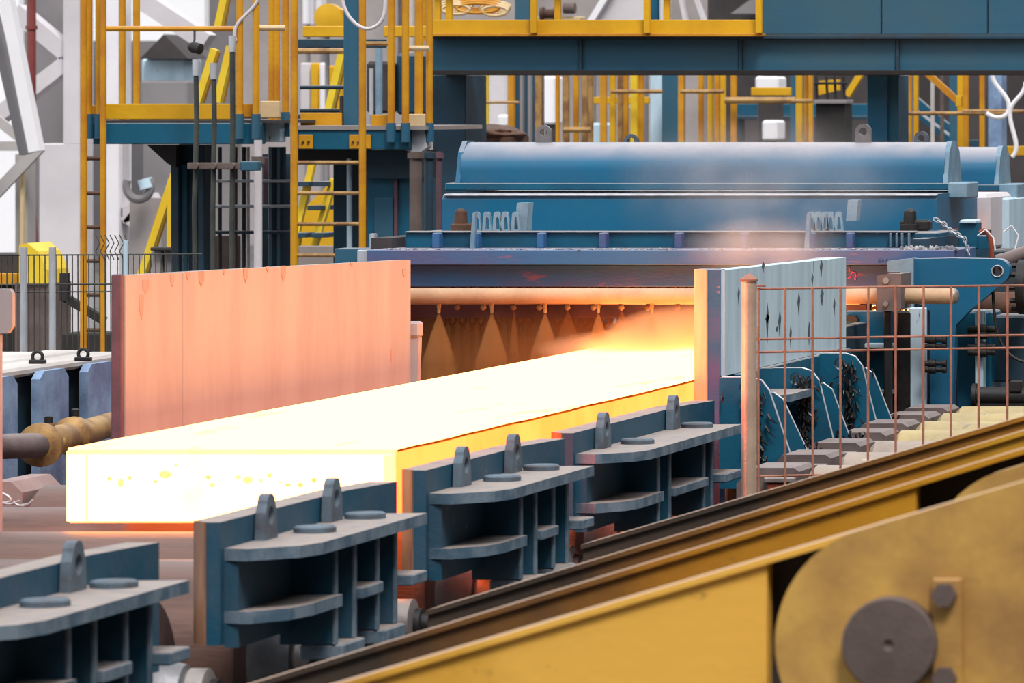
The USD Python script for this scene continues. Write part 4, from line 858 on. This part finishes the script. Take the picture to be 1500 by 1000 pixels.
obj('landing', pbox(250, 500, 168, 174, 34.7, .4), 'dark_grey', o); obj('leg', box(XP(262, 34.9), XP(285, 34.9), 34.9, 35.0, 0, ZP(170, 34.9)), 'dark_grey', o)
o = thing('yellow_prop', 'short upright yellow prop beside the slanting bar left of the blue column', 'prop', W(247, 372, 34.2)); obj('bar', bar(248, 400, 250, 262, 9, 34.2, .05), 'yellow_bright', o); obj('foot', box(XP(240, 34.1), XP(256, 34.1), 34.1, 34.3, 0, ZP(370, 34.1)), 'grey_white', o)
o = thing('yellow_cone', 'small yellow peaked object low between the pale pipe and the wide ladder', 'marker', W(398, 360, 33.)); obj('body', pprism([(389, 360), (397, 306), (402, 312), (406, 360)], 33., .1), 'yellow_bright', o); obj('stand', box(XP(388, 33), XP(408, 33), 33., 33.1, 0, ZP(358, 33)), 'warm_grey', o)
bs = thing('grey_barrier', 'brownish row of boxes behind the slanting yellow bar', 'barrier', W(255, 400, 32.))
for a, b, m_ in ((222, 240, 'warm_grey'), (240, 258, 'mid_grey'), (258, 272, 'warm_grey'), (272, 290, 'lid_grey')): obj('box', box(XP(a, 32.), XP(b, 32.) - .01, 32., 32.3, 0, ZP(366, 32.), .01), m_, bs)
obj('rim', pbox(220, 292, 362, 367, 31.95, .1), 'dark_grey', bs)

# ------------------------------------------------------------------ wire fence at the left rear
lf = thing('wire_fence', 'thin dark wire fence with grey posts behind the drive guard', 'fence', W(140, 510, 28))
YF = 28.0
for px in (35, 77, 184): obj('post', tube([W(px, 362 if px < 150 else 352, YF), (*W(px, 500, YF)[:2], 0)], (5 if px < 150 else 3.4) * YF / F, 10), 'galvanised' if px < 150 else 'blue_pale', lf, 40)
for px in range(2, 168, 8): obj('upright_wire', tube([W(px, 374, YF + .02), W(px + .5, 540, YF + .02)], .9 * YF / F, 4), 'hose', lf)
for px in range(172, 296, 8): obj('upright_wire', tube([W(px, 372, YF + .02), W(px, 410, YF + .02)], .8 * YF / F, 4), 'hose', lf)
for py in (374, 417, 428): obj('cross_wire', tube([W(0 - 20, py, YF), W(296, py - 2, YF)], 1.1 * YF / F, 5), 'hose', lf)
for k, px in enumerate(range(140, 186, 7)): obj('chain_wire', tube([W(px, 344, YF + .03), W(px + 6, 356, YF + .03), W(px, 368, YF + .03), W(px + 6, 380, YF + .03)], .8 * YF / F, 4), 'hose', lf)
yb = thing('yellow_hood', 'yellow curved machine hood seen through the wire fence at the left', 'machine', W(50, 420, 33))
obj('hood', pprism([(28, 415), (28, 358), (40, 356), (55, 368), (68, 395), (70, 415)], 33, .4), 'yellow_bright', yb); obj('base', box(XP(20, 33), XP(72, 33), 33.02, 33.4, 0, ZP(415, 33)), 'pin_brown', yb)
yl = thing('yellow_low_machine', 'low dark machine with yellow rail at the left edge behind the wire fence', 'machine', W(10, 420, 33.2))
obj('body', box(XP(-40, 33.2), XP(28, 33.2), 33.2, 33.6, 0, ZP(372, 33.2), .01), 'dark_grey', yl); obj('rail', pbox(-40, 28, 400, 418, 33.15, .08), 'yellow', yl)
db = thing('dark_crank', 'dark bent bar behind the wire fence left of the pink plate', 'bar', W(120, 470, 30.5))
obj('upright', bar(92, 400, 92, 440, 10, 30.5, .06), 'dark_grey', db); obj('arm', bar(90, 434, 150, 470, 11, 30.52, .06), 'dark_grey', db); obj('foot', box(XP(88, 30.5), XP(165, 30.5), 30.5, 30.8, 0, ZP(488, 30.5), .01), 'dark_grey', db)

# ------------------------------------------------------------------ hall columns at the left
def column(label, Y, bars, verts, m_='grey_white'):
    t = thing('lattice_column', label, 'column', W((verts[0][0] + verts[0][1]) / 2, 400, Y))
    for k, v in enumerate(verts):
        q = pbox(v[0], v[1], v[2], v[3], Y, .35, .01)
        obj('chord', q if v[3] < 340 else box(XP(v[0], Y), XP(v[1], Y), Y, Y + .35, 0, ZP(v[2], Y), .01), v[4] if len(v) > 4 else m_, t)
    for b in bars: obj('brace', bar(*b[:5], Y + .06, .2), b[5] if len(b) > 5 else m_, t)
column('light grey lattice column left of the narrow ladder', 46.0, [(20, 16, 95, 78, 24), (95, 92, 20, 150, 22), (20, 150, -40, 195, 22)], [(92, 117, -40, 212), (57, 117, 210, 420)])
column('bright white lattice column just right of the narrow ladder', 47.0, [(205, 0, 300, 62, 26), (176, 318, 226, 292, 22), (186, 316, 226, 348, 20), (176, 318, 176, 210, 6)], [(155, 174, -40, 420, 'white_paint')])
wsx = thing('roof_strut', 'white slanting strut crossing the red pipe at the top left', 'strut', W(30, 110, 41))
obj('strut', bar(2, -20, 50, 222, 17, 41, .12), 'white_paint', wsx); obj('rear_strut', bar(-14, 20, 34, 226, 12, 41.3, .12), 'mid_grey', wsx, label='grey strut behind the white one')  # second strut is plain grey throughout
nd = thing('strut_node', 'grey node of crossing braces below the white strut at the left edge', 'brace', W(30, 240, 42))
for a in ((-10, 172, 34, 206, 14), (58, 214, -14, 290, 17), (-10, 214, 50, 214, 14)): obj('brace', bar(*a, 42, .04), 'lattice_grey', nd)
obj('upright', pbox(22, 40, 225, 420, 42.2, .2), 'lattice_grey', nd); obj('stripe', pbox(29, 34, 240, 420, 42.1, .05), 'beige', nd); obj('base', box(XP(22, 42.2), XP(40, 42.2), 42.2, 42.4, 0, ZP(418, 42.2)), 'warm_grey', nd)
rpz = thing('red_pipe', 'dark red vertical pipe with a coupling at the top left', 'pipe', W(46, 390, 43))
obj('tube', tube([W(46, -40, 43), (*W(46, 390, 43)[:2], 0)], 6.6 * 43 / F, 16), 'red_pipe', rpz, 40); obj('coupling', lathe(W(46, 43, 43), (0, 0, 1), [(0, 8.6 * 43 / F), (.03, 8.6 * 43 / F)], 16), 'red_pipe', rpz, 40)
obj('lower_bar', bar(40, 240, 52, 400, 9, 42.9, .05), 'red_pipe', rpz)  # slanting bar in the pipe's own red
bl = obj('wall_left', [pbox(-200, 28, -200, 420, 75, .2), pbox(120, 300, -200, 60, 76, .2)], 'sky_cladding', None, kind='structure', label='bright white wall cladding at the far left', cat='wall')
obj('trim_1', [pbox(28, 345, -200, 420, 78, .3)], 'mid_grey', None, kind='structure', label='grey far wall panel behind the lattice columns', cat='wall panel')
bx_ = thing('far_cabinet', 'blurred pale blue-grey cabinet seen through the left platform railing', 'cabinet', W(238, 150, 52))
obj('body', pbox(207, 272, 86, 152, 52, .5, .02), 'blue_pale', bx_); obj('plinth', pbox(205, 274, 118, 156, 51.9, .5, .02), 'mid_grey', bx_); obj('roof', pprism([(205, 86), (240, 50), (276, 86)], 51.8, .6), 'dark_grey', bx_); obj('stand', box(XP(210, 52), XP(268, 52), 52, 52.4, 0, ZP(150, 52)), 'mid_grey', bx_)
rl = thing('ring_clamp', 'blurred grey ring bracket low on the white lattice column', 'ring', W(205, 280, 45))
obj('ring', tube([W(203 + 18 * math.cos(q), 272 + 20 * math.sin(q), 45) for q in np.linspace(-.5, 3.6, 20)], .035, 8), 'mid_grey', rl, 40); obj('pin', tube([W(212, 262, 45), W(216, 276, 45)], .06, 10), 'blue_pale', rl, 40); obj('web', box(XP(190, 45.2), XP(236, 45.2), 45.2, 45.4, 0, ZP(290, 45.2)), 'warm_grey', rl)

# ------------------------------------------------------------------ machinery behind, seen under the girder
def cage(label, Y, posts, rails, boards=(), extra=()):
    t = thing('yellow_railing', label, 'railing', W(posts[0][0], 215, Y))
    for p in posts: obj('post', pbox(p[0] - p[1] / 2, p[0] + p[1] / 2, 80, 225, Y + rnd.uniform(-.3, .3), .05), p[2] if len(p) > 2 else 'yellow', t)
    for r in rails: obj('rail', rail(r[0], r[1], r[2], r[3] if len(r) > 3 else 3, Y - .35), 'gold_brown', t, 40)
    for b in boards: obj('toe_board', pbox(*b, Y + .35, .05), 'yellow_board', t)
    obj('stand', box(XP(posts[0][0] - 4, Y), XP(posts[-1][0] + 4, Y), Y + .6, Y + .7, 0, ZP(225, Y)), 'dark_grey', t)
cage('blurred brown and yellow posts at the left end under the girder', 44, [(683, 8, 'yellow'), (700, 9, 'gold_brown'), (710, 9, 'yellow_bright'), (748, 9, 'yellow'), (788, 9, 'gold_brown'), (816, 5, 'yellow')], [(683, 760, 150, 2)])
cage('blurred brown railing posts left of the middle under the girder', 45, [(828, 9, 'gold_brown'), (843, 7, 'yellow'), (856, 8, 'gold_brown'), (864, 7, 'gold_brown')], [(826, 866, 190, 4)])
cage('dense blurred yellow ladder cage in the middle under the girder', 46, [(883, 9, 'yellow'), (897, 8, 'yellow_board'), (908, 7, 'gold_brown'), (916, 6, 'yellow'), (928, 10, 'yellow_bright'), (938, 8, 'yellow')], [(895, 970, 134, 3)], [(866, 950, 142, 152)])
cage('yellow posts right of the pale blue column under the girder', 44, [(997, 8), (1026, 7), (1040, 8, 'yellow_board'), (1050, 7), (1058, 8, 'yellow_board'), (1074, 8)], [(997, 1060, 134, 3), (1062, 1165, 147, 5)], [(1100, 1158, 128, 140)])
cage('close pair of yellow posts left of the bright blue column', 42, [(1170, 9, 'yellow_board'), (1181, 7), (1187, 6)], [(1160, 1190, 148, 3)])
cage('yellow posts with a slanting brace at the right under the girder', 42, [(1331, 6), (1341, 6, 'yellow_board'), (1408, 11, 'yellow_board'), (1414, 8), (1438, 7)], [(1320, 1480, 166, 3), (1410, 1500, 163, 3)], [(1468, 1520, 214, 228)])
o = thing('yellow_brace', 'slanting yellow brace under the girder at the right', 'brace', W(1382, 130, 42)); obj('bar', bar(1358, 108, 1405, 150, 9, 41.9, .05), 'yellow', o); obj('cleat', pbox(1400, 1408, 140, 156, 41.8, .05), 'yellow_board', o)
for k, (a, b, c, d, Y, m_, lab) in enumerate(((755, 785, 105, 230, 47, 'blue_dark', 'dark blue column at the left under the girder'), (955, 975, 105, 230, 47, 'blue_pale', 'pale blue column half behind the yellow cage'), (972, 993, 105, 230, 46.5, 'blue_girder', 'mid blue column next to the pale blue one'), (1160, 1170, 105, 230, 46, 'blue_girder', 'narrow blue column left of the close yellow posts'), (1393, 1408, 105, 230, 47, 'blue_girder', 'blue column behind the slanting yellow brace'), (1450, 1466, 105, 250, 44, 'blue_fin', 'light blue round column near the right edge'))):
    o = thing('blue_column', lab, 'column', W((a + b) / 2, 230, Y)); obj('shaft', box(XP(a, Y), XP(b, Y), Y, Y + .3, 0, ZP(c, Y), .01), m_, o); obj('flange', box(XP(a - 2, Y), XP(b + 2, Y), Y - .02, Y, 0, ZP(c, Y), .004), m_, o)
for k, (a, b, c, d, Y, m_, lab) in enumerate(((715, 742, 105, 230, 52, 'grey_white', 'pale grey tank between the yellow posts at the left under the girder'), (795, 812, 112, 182, 60, 'sky_cladding', 'bright window strip between brown posts'), (1106, 1140, 112, 134, 52, 'white_paint', 'white box under the girder, upper of two'), (1116, 1138, 176, 206, 51, 'white_paint', 'white box under the girder, lower of two'), (866, 886, 180, 230, 48, 'blue_pale', 'pale blue-grey block behind the hood, left of the yellow cage'), (842, 858, 180, 230, 48.5, 'beige', 'small beige block beside the pale block'), (728, 746, 168, 186, 48, 'white_paint', 'small white panel low at the left under the girder'), (905, 925, 155, 200, 50, 'warm_grey', 'grey drum inside the yellow cage'))):
    o = thing('far_box', lab, 'box', W((a + b) / 2, d, Y)); obj('body', pbox(a, b, c, d, Y, .4, .02), m_, o); obj('stand', box(XP(a, Y) + .02, XP(b, Y) - .02, Y + .05, Y + .35, 0, ZP(d, Y)), 'dark_grey', o)
o = thing('far_beam', 'dark blue beam crossing behind the white boxes', 'beam', W(1130, 172, 53)); obj('web', pbox(1075, 1280, 152, 172, 53, .2), 'blue', o); obj('flange', pbox(1075, 1280, 170, 175, 52.9, .4), 'blue_dark', o); obj('leg', box(XP(1080, 53), XP(1085, 53), 53, 53.2, 0, ZP(172, 53)), 'blue_dark', o)
o = thing('far_stair', 'dark blue slanting stair stringer behind the lifting eye at the right', 'stair', W(1370, 200, 48)); obj('stringer', bar(1335, 150, 1412, 215, 22, 48, .1), 'blue', o); obj('handrail', bar(1340, 160, 1400, 205, 3, 47.8, .04), 'galvanised', o); obj('landing', box(XP(1400, 48), XP(1440, 48), 48, 48.2, 0, ZP(205, 48)), 'blue_dark', o)
for k, (px, lab) in enumerate(((1322, 'thin grey upright pipe right of the bright blue column'), (1334, 'second thin grey upright pipe right of the bright blue column'), (1366, 'pale upright pipe in front of the dark wall'), (1380, 'pinkish upright pipe in front of the dark wall'))):
    o = obj('thin_pipe', tube([W(px, 105, 45), (*W(px, 230, 45)[:2], 0)], 3 * 45 / F, 8), ('mid_grey', 'mid_grey', 'lid_grey', 'pin_brown')[k], None, 40, label=lab, cat='pipe')
wy = thing('white_cables', 'white forked cables with a dark tail near the right edge', 'cable', W(1482, 160, 40))
obj('strand', tube(curve([W(*q, 40) for q in ((1455, 100), (1468, 135), (1478, 155), (1474, 168), (1460, 172), (1445, 165))]), .016, 8), 'white_paint', wy, 40); obj('strand', tube(curve([W(*q, 40) for q in ((1502, 120), (1490, 145), (1481, 158), (1480, 175), (1483, 230))]), .016, 8), 'white_paint', wy, 40)
dw = obj('trim_2', pbox(1060, 1640, 105, 420, 62, .3), 'dark_grey', None, kind='structure', label='dark wall behind the machinery at the right', cat='wall panel')
cr = thing('dark_crate', 'dark mesh basket with yellow bits under the girder, right of centre', 'basket', W(1220, 150, 45))
for px in (1195, 1210, 1222, 1235): obj('upright', bar(px, 112, px + 2, 150, 3, 45, .03), 'black', cr)
obj('rim', pbox(1192, 1240, 146, 152, 44.95, .3), 'mid_grey', cr); obj('mid_bar', pbox(1192, 1240, 120, 124, 44.95, .05), 'black', cr); obj('yellow_bit', pprism([(1196, 140), (1228, 132), (1228, 116), (1200, 118)], 45.3, .1), 'yellow_board', cr); obj('yellow_bit', bar(1240, 140, 1260, 108, 9, 45.3, .1), 'yellow_board', cr); obj('stand', box(XP(1195, 45), XP(1238, 45), 45, 45.3, 0, ZP(152, 45)), 'black', cr)
dn = thing('dirt_heap', 'brown heap of dirt on a low block left of the hood under the girder', 'dirt', W(715, 215, 40)); obj('heap', blob(W(715, 197, 40), (.26, .3, .07), 9, 3, .3), 'valve_brown', dn, 40, kind='stuff'); obj('block', box(XP(670, 40), XP(760, 40), 39.8, 40.3, 0, ZP(200, 40)), 'valve_brown', dn)

# ------------------------------------------------------------------ more of the hall seen over the walkway and behind the ladders
def stood(name, label, cat, parts, px0, px1, pyb, Y):
    o = thing(name, label, cat, W((px0 + px1) / 2, pyb, Y))
    for n, m, mt in parts: obj(n, m, mt, o, 30)
    for q in (px0 + 3, px1 - 3): obj('leg', box(XP(q - 2, Y), XP(q + 2, Y), Y + .1, Y + .16, 0, ZP(pyb - 2, Y)), 'mid_grey', o)
stood('far_column', 'dark blue column rising behind the walkway railing', 'column', [('shaft', pbox(756, 774, -60, 40, 45, .3, .01), 'blue_dark'), ('flange', pbox(754, 776, -60, 40, 44.9, .05, .004), 'blue_girder')], 756, 774, 40, 45)
stood('far_chute', 'light grey slanting chute behind the walkway railing', 'chute', [('plate', pprism([(862, 40), (905, -30), (945, -30), (945, 40)], 50, .4), 'grey_white'), ('edge', bar(858, 42, 903, -32, 9, 49.9, .2), 'white_paint')], 862, 945, 40, 50)
stood('far_blue_panel', 'blue panel beside the light grey chute behind the walkway', 'panel', [('plate', pbox(950, 966, -40, 40, 48, .3, .01), 'blue'), ('edge', pbox(966, 972, -40, 40, 47.9, .3, .01), 'grey_white')], 950, 972, 40, 48)
stood('far_struts', 'pair of thin pale struts behind the right end of the walkway', 'strut', [('strut', bar(993, -20, 1004, 36, 5, 47, .1), 'grey_white'), ('strut', bar(1012, -20, 1032, 36, 5, 47, .1), 'grey_white')], 993, 1032, 34, 47)
stood('far_dark_panel', 'dark brownish panel behind the right end of the walkway', 'panel', [('plate', pbox(1036, 1112, -40, 34, 52, .2, .01), 'dark_grey'), ('cover', pprism([(1070, 20), (1112, -10), (1112, 20)], 51.8, .1), 'mid_grey')], 1036, 1112, 34, 52)  # only a dark panel, no shed
stood('far_winch', 'small brown winch with round drums behind the walkway railing', 'winch', [('drum', lathe(W(792, 20, 48), (1, 0, 0), [(0, .06), (.03, .06), (.031, .04), (.12, .04), (.121, .06), (.15, .06)], 16), 'valve_brown'), ('drum', lathe(W(826, 12, 48), (1, 0, 0), [(0, .05), (.1, .05)], 16), 'pin_brown'), ('frame', pbox(786, 850, 24, 40, 48, .2, .01), 'beige')], 786, 850, 40, 48)
stood('far_yellow_machine', 'yellow wheeled machine part between the left platforms at the top', 'machine', [('wheel', lathe(W(485, 26, 47), (0, -1, 0), [(0, .12), (.1, .12), (.11, .05)], 20), 'yellow_board'), ('body', pbox(470, 520, 12, 44, 47.1, .3, .02), 'beige'), ('wheel', lathe(W(505, 28, 47), (0, -1, 0), [(0, .08), (.1, .08)], 18), 'yellow')], 470, 520, 44, 47)
stood('far_yellow_panel', 'yellow panel with a white strip behind the upper part of the wide ladder', 'panel', [('panel', pbox(455, 468, 92, 168, 49, .1, .01), 'yellow_board'), ('strip', pbox(468, 478, 92, 168, 48.95, .1, .01), 'white_paint'), ('panel', pbox(478, 500, 96, 168, 49, .1, .01), 'yellow_board'), ('strip', pbox(440, 455, 92, 168, 49.05, .1, .01), 'grey_white')], 440, 500, 168, 49)  # yellow panel with pale strips, no shutter
stood('far_white_panel', 'white upright panel between the two platforms at the top', 'panel', [('panel', pbox(443, 470, -40, 36, 55, .2, .01), 'white_paint'), ('rib', pbox(455, 459, -40, 36, 54.9, .1, .004), 'grey_white')], 443, 470, 36, 55)
stood('far_dark_machine', 'dark brown machine between the blue column and the right posts of the middle platform', 'machine', [('body', pbox(536, 566, 90, 166, 38, .3, .02), 'dark_grey'), ('pipe', post(555, 60, 168, 5, 37.8), 'blue_lug'), ('pipe', post(544, 100, 168, 3, 37.8), 'galvanised'), ('box', pbox(580, 612, 78, 168, 38.2, .3, .02), 'blue_dark')], 536, 612, 168, 38)
stood('far_pipe_bundle', 'bundle of pale and brown pipes behind the far rails left of the girder column', 'pipes', [('pipe', post(588, -40, 80, 5, 41), 'pin_brown'), ('pipe', post(602, -40, 80, 4, 41), 'lid_grey'), ('pipe', post(618, -40, 60, 6, 41.2), 'yellow')], 584, 622, 80, 41)
